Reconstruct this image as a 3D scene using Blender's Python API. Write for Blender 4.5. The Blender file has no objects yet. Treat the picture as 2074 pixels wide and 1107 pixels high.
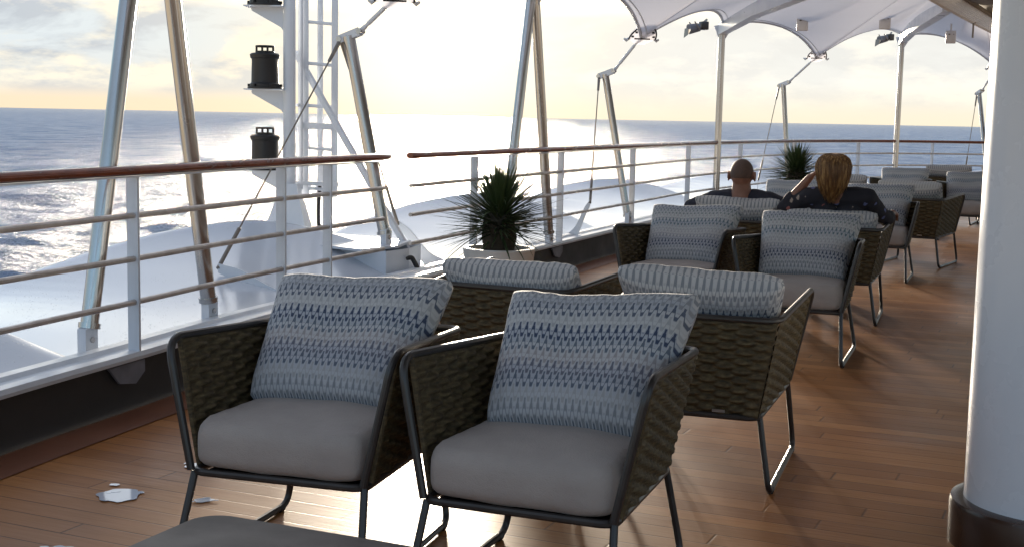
import bpy, bmesh, math, random
import numpy as np
from mathutils import Vector, Matrix, noise
random.seed(7); rng = np.random.default_rng(7)
R = math.radians
C = bpy.context.scene.collection
scene = bpy.context.scene

# ------------------------------------------------------------------ camera
F, CX, CY, CH, PITCH, ROLL = 2649.3, 1037.0, 552.85, 1.3135, R(6.798), R(1.136)
fw = Vector((0, math.cos(PITCH), -math.sin(PITCH))); r0 = Vector((1, 0, 0)); u0 = r0.cross(fw)
cr, sr = math.cos(ROLL), math.sin(ROLL)
rt = r0 * cr + u0 * sr; up = u0 * cr - r0 * sr
cd = bpy.data.cameras.new('camera'); cam = bpy.data.objects.new('camera', cd); C.objects.link(cam)
cam.matrix_world = Matrix(((rt.x, up.x, -fw.x, 0), (rt.y, up.y, -fw.y, 0), (rt.z, up.z, -fw.z, CH), (0, 0, 0, 1)))
cd.sensor_width = 36; cd.lens = 36 * F / 2074; cd.clip_start = .05; cd.clip_end = 80000
scene.camera = cam

# ------------------------------------------------------------------ sky, sun, exposure
SUN_AZ, SUN_EL = R(-3.2), R(4.6)
w = bpy.data.worlds.new('World'); scene.world = w; w.use_nodes = True
nt = w.node_tree; nt.nodes.clear()
def N(t, **k):
    n = nt.nodes.new(t)
    for a, b in k.items(): setattr(n, a, b)
    return n
def wire(a, b): nt.links.new(a, b)
def math_(op, a, b=None, c=None, clamp=False):
    n = N('ShaderNodeMath', operation=op); n.use_clamp = clamp
    for i, v in enumerate((a, b, c)):
        if v is None: continue
        if isinstance(v, (int, float)): n.inputs[i].default_value = v
        else: wire(v, n.inputs[i])
    return n.outputs[0]
def ramp(fac, stops, interp='LINEAR'):
    n = N('ShaderNodeValToRGB'); e = n.color_ramp; e.interpolation = interp
    while len(e.elements) < len(stops): e.elements.new(.5)
    for el, (p, c) in zip(e.elements, stops):
        el.position = p; el.color = (c, c, c, 1) if isinstance(c, (int, float)) else (*c, 1)
    wire(fac, n.inputs[0]); return n.outputs[0]
def mixc(fac, a, b, mode='MIX'):
    n = N('ShaderNodeMix', data_type='RGBA', blend_type=mode)
    for sock, v in ((n.inputs[0], fac), (n.inputs[6], a), (n.inputs[7], b)):
        if isinstance(v, (int, float)): sock.default_value = v
        elif isinstance(v, tuple): sock.default_value = (*v, 1)
        else: wire(v, sock)
    return n.outputs[2]
def world_nodes():
    sky = N('ShaderNodeTexSky', sky_type='NISHITA'); sky.sun_disc = False
    sky.sun_elevation = SUN_EL; sky.sun_rotation = SUN_AZ; sky.altitude = 20; sky.air_density = 1.0; sky.dust_density = .6; sky.ozone_density = 3.0
    tc = N('ShaderNodeTexCoord'); sep = N('ShaderNodeSeparateXYZ'); wire(tc.outputs['Generated'], sep.inputs[0])
    x, y, z = sep.outputs
    zz = math_('ADD', math_('MAXIMUM', z, 0.0), .11)
    px = math_('DIVIDE', x, zz); py = math_('DIVIDE', y, zz)
    cmb = N('ShaderNodeCombineXYZ'); wire(math_('MULTIPLY', x, 7.0), cmb.inputs[0]); wire(math_('MULTIPLY', z, 19.0), cmb.inputs[1]); wire(math_('MULTIPLY', y, 3.0), cmb.inputs[2])
    n1 = N('ShaderNodeTexNoise'); n1.inputs['Scale'].default_value = 1.7; n1.inputs['Detail'].default_value = 9; n1.inputs['Roughness'].default_value = .58
    n1.inputs['Distortion'].default_value = .35; wire(cmb.outputs[0], n1.inputs['Vector'])
    off = N('ShaderNodeVectorMath', operation='ADD'); wire(cmb.outputs[0], off.inputs[0]); off.inputs[1].default_value = (.06, -.16, 0)
    n2 = N('ShaderNodeTexNoise'); n2.inputs['Scale'].default_value = 1.7; n2.inputs['Detail'].default_value = 9; n2.inputs['Roughness'].default_value = .62
    wire(off.outputs[0], n2.inputs['Vector'])
    mask = ramp(n1.outputs[0], [(.40, 0.0), (.52, 1.0)])
    mask = math_('MULTIPLY', mask, ramp(z, [(.010, 0.0), (.020, .8), (.03, 1.0), (.30, .6), (.6, .2)]))
    lit = ramp(n2.outputs[0], [(.47, 0.0), (.60, 1.0)])
    # towards the sun the thin overcast burns out; it stays pale on the right hand side
    d = N('ShaderNodeVectorMath', operation='DOT_PRODUCT'); wire(tc.outputs['Generated'], d.inputs[0])
    d.inputs[1].default_value = (math.sin(SUN_AZ) * math.cos(SUN_EL), math.cos(SUN_AZ) * math.cos(SUN_EL), math.sin(SUN_EL))
    cosa = math_('MAXIMUM', d.outputs['Value'], 0.0)
    glow = math_('POWER', cosa, 300.0); halo = math_('POWER', cosa, 14.0)
    low = ramp(z, [(.075, 1.0), (.14, 0.0)])
    veil = math_('MULTIPLY', ramp(x, [(-.06, 0.0), (.10, 1.0), (.42, .85), (.7, .0)]), math_('MULTIPLY', low, ramp(y, [(.0, 0.0), (.5, 1.0)])))
    white = math_('MINIMUM', math_('ADD', math_('MULTIPLY', glow, 1.1), math_('MULTIPLY', veil, .82)), 1.0)
    grey = mixc(halo, (1.00, 1.12, 1.26), (1.36, 1.44, 1.52))
    brt = mixc(halo, (1.86, 1.81, 1.64), (2.53, 2.27, 1.73))
    cl = mixc(lit, grey, brt)
    clear = mixc(ramp(z, [(.0, 0.0), (.008, .06), (.026, .85), (.05, 1.0)]), (2.15, 1.74, 1.22), (1.66, 1.80, 1.86))     # peach over the sea, pale blue above
    lowsky = mixc(mask, clear, cl)
    lowsky = mixc(math_('MULTIPLY', math_('POWER', cosa, 70.0), .62), lowsky, (2.66, 2.26, 1.55))
    lowsky = mixc(white, lowsky, mixc(ramp(z, [(.0, 0.0), (.03, 1.0)]), (2.16, 1.95, 1.52), mixc(lit, (2.02, 1.96, 1.80), (2.30, 2.20, 1.96))))
    lowsky = mixc(glow, lowsky, (3.6, 3.1, 2.3))
    high = mixc(math_('ADD', ramp(z, [(.10, .15), (.45, .60)]), math_('MULTIPLY', mask, .08)), sky.outputs[0], (1.34, 1.34, 1.36))
    aura = math_('MULTIPLY', math_('POWER', cosa, 5.0), ramp(z, [(.0, 1.0), (.5, .75), (.9, 0.0)]))
    high = mixc(1.0, high, mixc(aura, (0, 0, 0), (1.55, 1.32, 1.02)), 'ADD')
    col = mixc(low, high, lowsky)
    bg = N('ShaderNodeBackground'); wire(col, bg.inputs[0]); bg.inputs[1].default_value = .15
    out = N('ShaderNodeOutputWorld'); wire(bg.outputs[0], out.inputs[0])
world_nodes()
sd = bpy.data.lights.new('sun', 'SUN'); sd.energy = 4.2; sd.angle = R(5.0); sd.color = (1.0, .86, .68)
so = bpy.data.objects.new('sun', sd); C.objects.link(so)
sdir = Vector((math.sin(SUN_AZ) * math.cos(SUN_EL), math.cos(SUN_AZ) * math.cos(SUN_EL), math.sin(SUN_EL)))
so.rotation_euler = sdir.to_track_quat('Z', 'Y').to_euler()
vs = scene.view_settings; vs.view_transform = 'Standard'; vs.look = 'None'; vs.gamma = 1; vs.exposure = 1.70

# ------------------------------------------------------------------ helpers
def mesh_obj(name, verts, faces, mat=None, parent=None, smooth=True, uvs=None, loc=None):
    me = bpy.data.meshes.new(name); me.from_pydata([tuple(v) for v in verts], [], faces); me.update()
    if smooth: me.polygons.foreach_set('use_smooth', [True] * len(me.polygons))
    if uvs is not None:
        l = me.uv_layers.new(name='UVMap')
        idx = np.empty(len(me.loops), dtype=np.int32); me.loops.foreach_get('vertex_index', idx)
        l.data.foreach_set('uv', np.asarray(uvs, dtype=np.float32)[idx].ravel())
    if mat: me.materials.append(mat)
    o = bpy.data.objects.new(name, me); C.objects.link(o)
    if parent: o.parent = parent
    if loc: o.location = loc
    return o
class MB:
    """collects shapes for one mesh"""
    def __init__(s): s.v = []; s.f = []
    def add(s, v, f):
        n = len(s.v); s.v += [tuple(p) for p in v]; s.f += [tuple(i + n for i in q) for q in f]; return s
    def build(s, name, mat, parent=None, smooth=True, sharp=35):
        o = mesh_obj(name, s.v, s.f, mat, parent, smooth)
        if smooth and sharp:
            try: o.data.set_sharp_from_angle(angle=R(sharp))
            except Exception: pass
        return o
def box_vf(cx, cy, cz, sx, sy, sz, rz=0, bev=0.0):
    bm = bmesh.new(); bmesh.ops.create_cube(bm, size=1)
    for v in bm.verts: v.co = Vector((v.co.x * sx, v.co.y * sy, v.co.z * sz))
    if bev: bmesh.ops.bevel(bm, geom=list(bm.edges), offset=bev, segments=2, affect='EDGES', profile=.5)
    m = Matrix.Translation((cx, cy, cz)) @ Matrix.Rotation(rz, 4, 'Z')
    bm.verts.ensure_lookup_table()
    v = [m @ p.co for p in bm.verts]; f = [[q.index for q in p.verts] for p in bm.faces]; bm.free(); return v, f
def beam_vf(a, b, wdt, hgt, w2=None, h2=None, upv=(0, 0, 1)):
    a, b = Vector(a), Vector(b); t = (b - a).normalized(); s = t.cross(Vector(upv)).normalized(); u = s.cross(t)
    w2 = w2 or wdt; h2 = h2 or hgt; v = []
    for p, ww, hh in ((a, wdt, hgt), (b, w2, h2)):
        for i, j in ((-1, -1), (1, -1), (1, 1), (-1, 1)): v.append(p + s * i * ww / 2 + u * j * hh / 2)
    return v, [(3, 2, 1, 0), (4, 5, 6, 7), (0, 1, 5, 4), (1, 2, 6, 5), (2, 3, 7, 6), (3, 0, 4, 7)]
def tube_vf(pts, rad, n=10, closed=False, caps=True, flat=1.0):
    pts = [Vector(p) for p in pts]; m = len(pts)
    rads = rad if isinstance(rad, (list, tuple)) else [rad] * m
    tans = []
    for i in range(m):
        a = pts[(i - 1) % m] if (closed or i > 0) else pts[i]; b = pts[(i + 1) % m] if (closed or i < m - 1) else pts[i]
        tans.append((b - a).normalized())
    t = tans[0]; ref = Vector((0, 0, 1)) if abs(t.z) < .9 else Vector((1, 0, 0))
    nrm = (ref - t * ref.dot(t)).normalized(); v = []; f = []
    for i in range(m):
        if i: nrm = (nrm - tans[i] * nrm.dot(tans[i])).normalized()
        bi = tans[i].cross(nrm)
        for k in range(n):
            a = 2 * math.pi * k / n; v.append(pts[i] + (nrm * math.cos(a) * flat + bi * math.sin(a)) * rads[i])
    for i in range(m if closed else m - 1):
        for k in range(n):
            j = (i + 1) % m; f.append((i * n + k, i * n + (k + 1) % n, j * n + (k + 1) % n, j * n + k))
    if caps and not closed:
        f.append(tuple(reversed(range(n)))); f.append(tuple((m - 1) * n + k for k in range(n)))
    return v, f
def fillet(pts, r, seg=6, closed=False):
    pts = [Vector(p) for p in pts]; m = len(pts); out = []
    rr = r if isinstance(r, (list, tuple)) else [r] * m
    for i, p in enumerate(pts):
        if not closed and i in (0, m - 1): out.append(p); continue
        a = pts[(i - 1) % m]; b = pts[(i + 1) % m]; da = (a - p); db = (b - p)
        k = min(rr[i], da.length * .45, db.length * .45); A = p + da.normalized() * k; B = p + db.normalized() * k
        for q in range(seg + 1):
            t = q / seg; out.append(A * (1 - t) ** 2 + p * 2 * t * (1 - t) + B * t * t)
    return out
def lathe_vf(prof, n=32, c=(0, 0, 0)):
    v = []; f = []
    for (r, z) in prof:
        for k in range(n):
            a = 2 * math.pi * k / n; v.append((c[0] + r * math.cos(a), c[1] + r * math.sin(a), c[2] + z))
    for i in range(len(prof) - 1):
        for k in range(n): f.append((i * n + k, i * n + (k + 1) % n, (i + 1) * n + (k + 1) % n, (i + 1) * n + k))
    return v, f
def sphere_vf(c, rx, ry, rz, nu=20, nv=14):
    v = []; f = []
    for j in range(nv + 1):
        th = math.pi * j / nv
        for i in range(nu):
            a = 2 * math.pi * i / nu
            v.append((c[0] + rx * math.sin(th) * math.cos(a), c[1] + ry * math.sin(th) * math.sin(a), c[2] + rz * math.cos(th)))
    for j in range(nv):
        for i in range(nu): f.append((j * nu + i, (j + 1) * nu + i, (j + 1) * nu + (i + 1) % nu, j * nu + (i + 1) % nu))
    return v, f
def plate_vf(poly, ax, thick):
    """flat polygon (3D points) given thickness along ax"""
    ax = Vector(ax).normalized() * thick; n = len(poly); v = [Vector(p) for p in poly] + [Vector(p) + ax for p in poly]
    return v, [tuple(range(n))[::-1], tuple(range(n, 2 * n))] + [(i, (i + 1) % n, n + (i + 1) % n, n + i) for i in range(n)]
def tag(o, label, cat, group=None):
    o['label'] = label; o['category'] = cat
    if group: o['group'] = group
    return o
def thing(name, label, cat, loc=(0, 0, 0), rz=0, group=None):
    o = bpy.data.objects.new(name, None); C.objects.link(o); o.location = loc; o.rotation_euler = (0, 0, rz)
    o.empty_display_size = .1; return tag(o, label, cat, group)
def structure(o, kind='structure'): o['kind'] = kind; return o
def copy_tree(o, parent=None):
    c = o.copy(); C.objects.link(c)
    if parent: c.parent = parent
    for ch in o.children: copy_tree(ch, c)
    return c
def bez(pts, n):
    """Catmull-Rom through points"""
    P = [Vector(p) for p in pts]; P = [P[0] * 2 - P[1]] + P + [P[-1] * 2 - P[-2]]; out = []
    for i in range(1, len(P) - 2):
        for k in range(n):
            t = k / n; a, b, c, d = P[i - 1], P[i], P[i + 1], P[i + 2]
            out.append(.5 * ((2 * b) + (c - a) * t + (2 * a - 5 * b + 4 * c - d) * t * t + (3 * b - a - 3 * c + d) * t ** 3))
    out.append(P[-2]); return out

# ------------------------------------------------------------------ materials
def mat(name, col, rough=.5, metal=0.0, **k):
    m = bpy.data.materials.new(name); m.use_nodes = True
    b = m.node_tree.nodes['Principled BSDF']; b.inputs['Base Color'].default_value = (*col, 1)
    b.inputs['Roughness'].default_value = rough; b.inputs['Metallic'].default_value = metal
    for a, v in k.items(): b.inputs[a].default_value = v
    return m
class G:
    """node graph builder for one material: points the global helpers at its tree"""
    def __init__(s, m): s.m = m
    def __enter__(s):
        global nt; s.old = nt; nt = s.m.node_tree; return nt.nodes['Principled BSDF']
    def __exit__(s, *a):
        global nt; nt = s.old
def noise_(scale, detail=4, rough=.55, vec=None, coord='Object', stretch=None):
    if vec is None:
        tc = N('ShaderNodeTexCoord'); vec = tc.outputs[coord]
    if stretch:
        mp = N('ShaderNodeMapping'); mp.inputs['Scale'].default_value = stretch; wire(vec, mp.inputs[0]); vec = mp.outputs[0]
    n = N('ShaderNodeTexNoise'); n.inputs['Scale'].default_value = scale; n.inputs['Detail'].default_value = detail; n.inputs['Roughness'].default_value = rough
    wire(vec, n.inputs['Vector']); return n.outputs[0]
def bump_(b, h, strength=.3, dist=.01):
    n = N('ShaderNodeBump'); n.inputs['Strength'].default_value = strength; n.inputs['Distance'].default_value = dist
    wire(h, n.inputs['Height']); wire(n.outputs[0], b.inputs['Normal'])
def varied(name, c1, c2, scale=8, rough=(.4, .6), metal=0.0, bump=0.0, bscale=60, stretch=None, detail=5, **k):
    m = mat(name, c1, .5, metal, **k)
    with G(m) as b:
        n = noise_(scale, detail, stretch=stretch)
        wire(mixc(ramp(n, [(.35, 0.0), (.65, 1.0)]), c1, c2), b.inputs['Base Color'])
        wire(ramp(n, [(.3, rough[0]), (.7, rough[1])]), b.inputs['Roughness'])
        if bump: bump_(b, noise_(bscale, 3), bump, .004)
    return m
M = {}
M['white_paint'] = varied('white_paint', (.62, .66, .72), (.56, .60, .67), 3, (.25, .4), 0, .05, 40)
M['rail_white'] = varied('rail_white', (.62, .66, .72), (.56, .60, .66), 6, (.3, .45), 0, .05, 60)
M['steel'] = varied('steel', (.50, .49, .48), (.40, .385, .37), 4, (.20, .32), 1.0, 0, 60, (1, 1, .2))
M['rail_tube'] = varied('rail_tube', (.58, .54, .51), (.46, .42, .39), 12, (.3, .5), .6)
M['cable'] = mat('cable', (.22, .20, .18), .4, .8)
M['wood_rail'] = varied('wood_rail', (.20, .055, .028), (.12, .035, .020), 5, (.15, .3), 0, .06, 50, (6, .6, 6))
M['dark_paint'] = varied('dark_paint', (.016, .015, .016), (.022, .020, .020), 5, (.5, .7))
M['black_plastic'] = varied('black_plastic', (.006, .006, .008), (.011, .011, .013), 9, (.4, .55))
M['knee_grey'] = varied('knee_grey', (.16, .17, .20), (.12, .125, .15), 9, (.4, .6))
M['membrane'] = varied('membrane', (.76, .76, .80), (.70, .70, .74), 1.2, (.5, .65), 0, .04, 15)
def translucent(m, col, fac):
    with G(m) as b:
        tr = N('ShaderNodeBsdfTranslucent'); tr.inputs[0].default_value = (*col, 1); mx = N('ShaderNodeMixShader'); mx.inputs[0].default_value = fac
        out = next(n for n in nt.nodes if n.type == 'OUTPUT_MATERIAL'); wire(b.outputs[0], mx.inputs[1]); wire(tr.outputs[0], mx.inputs[2]); wire(mx.outputs[0], out.inputs[0])
translucent(M['membrane'], (.86, .86, .89), .66)
M['cover_cloth'] = varied('cover_cloth', (.30, .27, .23), (.22, .20, .17), 2, (.7, .85), 0, .2, 9)
translucent(M['cover_cloth'], (.5, .46, .40), .3)
M['frame_metal'] = varied('frame_metal', (.022, .020, .020), (.034, .030, .028), 14, (.28, .40), 0)
M['table_top'] = varied('table_top', (.050, .034, .027), (.040, .027, .022), 6, (.40, .52), 0, .03, 90)
M['pot'] = varied('pot', (.74, .72, .69), (.66, .64, .61), 6, (.45, .6), 0, .06, 50)
M['soil'] = varied('soil', (.05, .03, .02), (.025, .015, .01), 40, (.9, 1), 0, .8, 70)
M['trunk'] = varied('trunk', (.045, .035, .022), (.025, .02, .012), 20, (.8, .95), 0, .6, 50)
M['leaf'] = varied('leaf', (.030, .055, .018), (.055, .085, .030), 9, (.35, .5))
M['skin'] = varied('skin', (.24, .115, .078), (.19, .09, .06), 14, (.45, .6), 0, .05, 120)
M['navy_cloth'] = varied('navy_cloth', (.012, .014, .026), (.018, .020, .036), 9, (.75, .9), 0, .2, 120)
M['dark_trouser'] = varied('dark_trouser', (.03, .03, .04), (.04, .04, .05), 9, (.8, .9))
M['stubble'] = varied('stubble', (.065, .040, .031), (.095, .055, .041), 60, (.6, .7))
M['sandal'] = mat('sandal', (.05, .035, .025), .6)
M['column_white'] = varied('column_white', (.73, .76, .81), (.72, .75, .80), 4, (.20, .34), 0, .02, 20)
M['collar_brown'] = varied('collar_brown', (.045, .022, .014), (.060, .030, .018), 4, (.18, .3))
M['lens'] = mat('lens', (.30, .33, .36), .1)
M['white_plastic'] = mat('white_plastic', (.62, .62, .64), .4)
M['wet'] = mat('wet', (.50, .54, .62), .06)  # pale colour stands in for sky mirrored in the water
M['floral'] = mat('floral', (.012, .012, .020), .8)
with G(M['floral']) as b:
    tc = N('ShaderNodeTexCoord'); vo = N('ShaderNodeTexVoronoi'); vo.inputs['Scale'].default_value = 17; wire(tc.outputs['Object'], vo.inputs['Vector'])
    msk = ramp(math_('ADD', vo.outputs['Distance'], math_('MULTIPLY', noise_(70, 2), .35)), [(.40, 1.0), (.46, 0.0)])
    sp = N('ShaderNodeSeparateColor'); wire(vo.outputs['Color'], sp.inputs[0])
    pick = ramp(sp.outputs[0], [(.0, (.10, .12, .26)), (.35, (.26, .09, .08)), (.55, (.30, .24, .20)), (.8, (.012, .012, .02)), (1., (.012, .012, .02))], 'CONSTANT')
    wire(mixc(msk, (.010, .010, .018), pick), b.inputs['Base Color'])
M['hair'] = mat('hair', (.30, .17, .06), .42)
with G(M['hair']) as b:
    n = noise_(30, 4, stretch=(2.2, 2.2, .12)); wire(ramp(n, [(.32, (.06, .026, .010)), (.5, (.19, .095, .032)), (.68, (.45, .28, .11))]), b.inputs['Base Color']); bump_(b, noise_(60, 3, stretch=(2, 2, .1)), .6, .004)
M['wicker'] = mat('wicker', (.14, .11, .06), .7)
with G(M['wicker']) as b:
    n = noise_(40, 4, stretch=(1, 1, 3)); wire(ramp(n, [(.3, (.030, .020, .008)), (.55, (.080, .056, .023)), (.75, (.155, .115, .052))]), b.inputs['Base Color'])
    bump_(b, noise_(220, 2), .5, .003)
M['seat_cloth'] = mat('seat_cloth', (.29, .27, .265), .85)
with G(M['seat_cloth']) as b:
    n = noise_(5, 5); wire(ramp(n, [(.3, (.31, .268, .245)), (.7, (.385, .335, .305))]), b.inputs['Base Color'])
    wv = noise_(260, 2, stretch=(1, 1, 1)); bump_(b, math_('ADD', math_('MULTIPLY', wv, .5), math_('MULTIPLY', noise_(7, 4, .6), 2.4)), .5, .009)
    b.inputs['Sheen Weight'].default_value = .15
def cushion_mat(name, bands, tint):
    """knitted cover: chains of rounded zigzags in horizontal bands of blue, grey and lavender"""
    m = mat(name, (.5, .5, .5), .85)
    with G(m) as b:
        tc = N('ShaderNodeTexCoord'); sp = N('ShaderNodeSeparateXYZ'); wire(tc.outputs['UV'], sp.inputs[0]); u, v = sp.outputs[0], sp.outputs[1]
        NU, NV = 24.0, 11.0
        s = math_('SINE', math_('MULTIPLY', u, NU * 2 * math.pi))
        sq = math_('MULTIPLY', math_('MINIMUM', math_('MAXIMUM', math_('MULTIPLY', s, 1.9), -1.0), 1.0), .29)    # rounded zigzag
        r = math_('ADD', math_('MULTIPLY', v, NV), sq)
        fr = math_('FRACT', r)
        line = ramp(math_('ABSOLUTE', math_('SUBTRACT', fr, .45)), [(.12, 1.0), (.22, 0.0)])
        tick = math_('MULTIPLY', ramp(math_('MULTIPLY', s, -1.0), [(.60, 0.0), (.85, 1.0)]), ramp(fr, [(.40, 0.0), (.46, 1.0), (.90, 1.0), (.97, 0.0)]))
        line2 = math_('MULTIPLY', ramp(math_('ABSOLUTE', math_('SUBTRACT', fr, .92)), [(.03, 1.0), (.08, 0.0)]), .35)
        pat = math_('MAXIMUM', math_('MAXIMUM', line, tick), line2)
        # band colour is taken per row, so a band's edge follows the zigzag
        row = math_('DIVIDE', math_('FLOOR', r), NV)
        dark = ramp(math_('ADD', row, .03), bands, 'LINEAR')
        soft = ramp(v, tint, 'LINEAR')
        ground = mixc(.55, (.50, .495, .49), soft)
        fade = noise_(4, 3, coord='Object'); ground = mixc(math_('MULTIPLY', fade, .35), ground, (.36, .36, .38))
        wire(mixc(math_('MULTIPLY', pat, .97), mixc(math_('MULTIPLY', ramp(math_('ADD', row, .0), DARKB), .38), ground, (.20, .25, .34)), dark), b.inputs['Base Color'])
        bump_(b, math_('ADD', math_('MULTIPLY', pat, -1.0), math_('MULTIPLY', noise_(180, 2), .6)), .35, .006)
        b.inputs['Sheen Weight'].default_value = .1
    return m
NAVY = (.024, .040, .088); SLATE = (.105, .128, .165); MIST = (.33, .335, .34); LILAC = (.30, .275, .275); TEAL = (.10, .165, .18)
bandsA = [(.0, SLATE), (.06, MIST), (.15, MIST), (.20, SLATE), (.245, NAVY), (.29, NAVY), (.33, LILAC), (.42, LILAC), (.48, SLATE), (.53, NAVY), (.585, NAVY), (.61, MIST), (.68, MIST), (.74, SLATE), (.775, NAVY), (.82, NAVY), (.86, MIST), (1., SLATE)]
tintA = [(.0, (.45, .47, .51)), (.2, (.34, .37, .43)), (.36, (.52, .48, .47)), (.52, (.42, .43, .45)), (.65, (.50, .50, .49)), (.8, (.43, .44, .46)), (1., (.54, .53, .51))]
bandsB = [(.0, SLATE), (.08, MIST), (.16, SLATE), (.22, NAVY), (.27, SLATE), (.33, MIST), (.50, MIST), (.55, TEAL), (.60, SLATE), (.66, MIST), (.72, LILAC), (.78, TEAL), (.84, SLATE), (.9, MIST), (1., MIST)]
DARKB = [(.0, .3), (.12, .0), (.20, .6), (.27, 1.), (.34, .1), (.46, .0), (.52, 1.), (.59, 1.), (.64, .0), (.74, .2), (.78, 1.), (.84, .8), (.90, .0), (1., .2)]
M['cushion'] = cushion_mat('cushion_knit', bandsA, tintA)
M['cushion_pale'] = cushion_mat('cushion_knit_pale', bandsB, tintA)
M['deck'] = mat('deck', (.2, .1, .05), .35)
PLANK = R(-24.0)
with G(M['deck']) as b:
    tc = N('ShaderNodeTexCoord'); mp = N('ShaderNodeMapping'); mp.inputs['Rotation'].default_value = (0, 0, -PLANK); wire(tc.outputs['Object'], mp.inputs[0])
    sx = N('ShaderNodeSeparateXYZ'); wire(mp.outputs[0], sx.inputs[0]); BW = .105
    yy = math_('DIVIDE', sx.outputs[1], BW); row = math_('FLOOR', yy)
    def rnd(a, b_=0.0):
        cb = N('ShaderNodeCombineXYZ'); wire(a, cb.inputs[0])
        if not isinstance(b_, float): wire(b_, cb.inputs[1])
        wn = N('ShaderNodeTexWhiteNoise', noise_dimensions='3D'); wire(cb.outputs[0], wn.inputs['Vector']); return wn.outputs['Value']
    xx = math_('ADD', math_('DIVIDE', sx.outputs[0], 1.7), math_('MULTIPLY', rnd(row), 7.0)); cell = math_('FLOOR', xx); tone = rnd(row, cell)
    def gap(c, width): return ramp(math_('SUBTRACT', .5, math_('ABSOLUTE', math_('SUBTRACT', math_('FRACT', c), .5))), [(width * .5, 1.0), (width * 1.1, 0.0)])
    seam = math_('MAXIMUM', gap(yy, .030), gap(xx, .0028))
    fadeseam = math_('MULTIPLY', seam, ramp(noise_(1.7, 3), [(.3, .45), (.6, 1.0)]))
    board = ramp(tone, [(.0, (.255, .092, .023)), (.35, (.32, .122, .032)), (.7, (.36, .143, .040)), (1., (.43, .185, .058))])
    grain = noise_(6, 6, .6, mp.outputs[0], stretch=(.7, 12, 1))
    blot = noise_(.9, 5, .6)
    c = mixc(math_('MULTIPLY', ramp(grain, [(.35, 0.0), (.7, 1.0)]), .45), board, (.18, .075, .026))
    c = mixc(math_('MULTIPLY', ramp(blot, [(.42, 0.0), (.62, 1.0)]), .35), c, (.36, .175, .068))
    c = mixc(math_('MULTIPLY', fadeseam, .85), c, (.045, .016, .008))
    b.inputs['Specular IOR Level'].default_value = .15
    wire(c, b.inputs['Base Color'])
    wire(ramp(math_('ADD', math_('MULTIPLY', blot, .7), math_('MULTIPLY', grain, .3)), [(.35, .30), (.65, .50)]), b.inputs['Roughness'])
    bump_(b, math_('ADD', math_('MULTIPLY', seam, -.35), math_('ADD', math_('MULTIPLY', grain, .25), math_('MULTIPLY', noise_(2.2, 3, .5, mp.outputs[0], stretch=(.5, 2.5, 1)), .9))), .3, .005)
M['margin'] = varied('margin', (.15, .055, .028), (.19, .075, .04), 3, (.35, .5), 0, .1, 30)
M['lobe'] = mat('lobe', (.74, .77, .82), .25)
with G(M['lobe']) as b:
    n = noise_(1.4, 4); wire(mixc(n, (.62, .66, .73), (.56, .61, .69)), b.inputs['Base Color'])
    drops = N('ShaderNodeTexVoronoi'); drops.inputs['Scale'].default_value = 38; tc = N('ShaderNodeTexCoord'); wire(tc.outputs['Object'], drops.inputs['Vector'])
    dm = math_('MULTIPLY', ramp(drops.outputs['Distance'], [(.10, 1.0), (.20, 0.0)]), ramp(noise_(3, 3), [(.45, 0.0), (.6, 1.0)]))
    bump_(b, dm, .5, .01); wire(ramp(n, [(.3, .12), (.7, .22)]), b.inputs['Roughness'])
M['sea'] = mat('sea', (.008, .036, .085), .12, **{'IOR': 1.34})
with G(M['sea']) as b:
    tc = N('ShaderNodeTexCoord'); vec = tc.outputs['Object']
    a1 = noise_(.28, 6, .62, vec, stretch=(1.0, 1.6, 1)); a2 = noise_(.9, 5, .6, vec, stretch=(1.0, 1.5, 1)); a3 = noise_(4.0, 3, .6, vec)
    a0 = noise_(.05, 10, .78, vec, stretch=(1.0, 1.3, 1))
    hgt = math_('ADD', math_('ADD', math_('MULTIPLY', a0, 1.7), math_('MULTIPLY', a1, 1.5)), math_('ADD', math_('MULTIPLY', a2, .75), math_('MULTIPLY', a3, .12)))
    bn = N('ShaderNodeBump'); bn.inputs['Strength'].default_value = 1.0; bn.inputs['Distance'].default_value = 1.0; wire(hgt, bn.inputs['Height'])
    # body colour of the water, far waves' light and shade put into it as noise: grazing mirror reflection never becomes total
    df = N('ShaderNodeBsdfDiffuse'); patch = noise_(.035, 12, .84, vec, stretch=(1.0, .55, 1)); wave_tone = ramp(patch, [(.41, 0.0), (.58, 1.0)]); wire(mixc(wave_tone, (.105, .175, .32), (.32, .415, .58)), df.inputs[0]); gl = N('ShaderNodeBsdfGlossy'); gl.inputs['Roughness'].default_value = .22; gl.inputs[0].default_value = (.52, .51, .49, 1)
    lw = N('ShaderNodeFresnel'); lw.inputs[0].default_value = 1.34; wire(bn.outputs[0], lw.inputs['Normal']); wire(bn.outputs[0], gl.inputs['Normal']); wire(bn.outputs[0], df.inputs['Normal'])
    fac = math_('MULTIPLY', math_('POWER', math_('MINIMUM', lw.outputs[0], 1.0), 1.10), math_('ADD', .46, math_('MULTIPLY', wave_tone, .44)))
    mx = N('ShaderNodeMixShader'); wire(fac, mx.inputs[0]); wire(df.outputs[0], mx.inputs[1]); wire(gl.outputs[0], mx.inputs[2])
    out = next(n for n in nt.nodes if n.type == 'OUTPUT_MATERIAL'); wire(mx.outputs[0], out.inputs[0])

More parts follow.
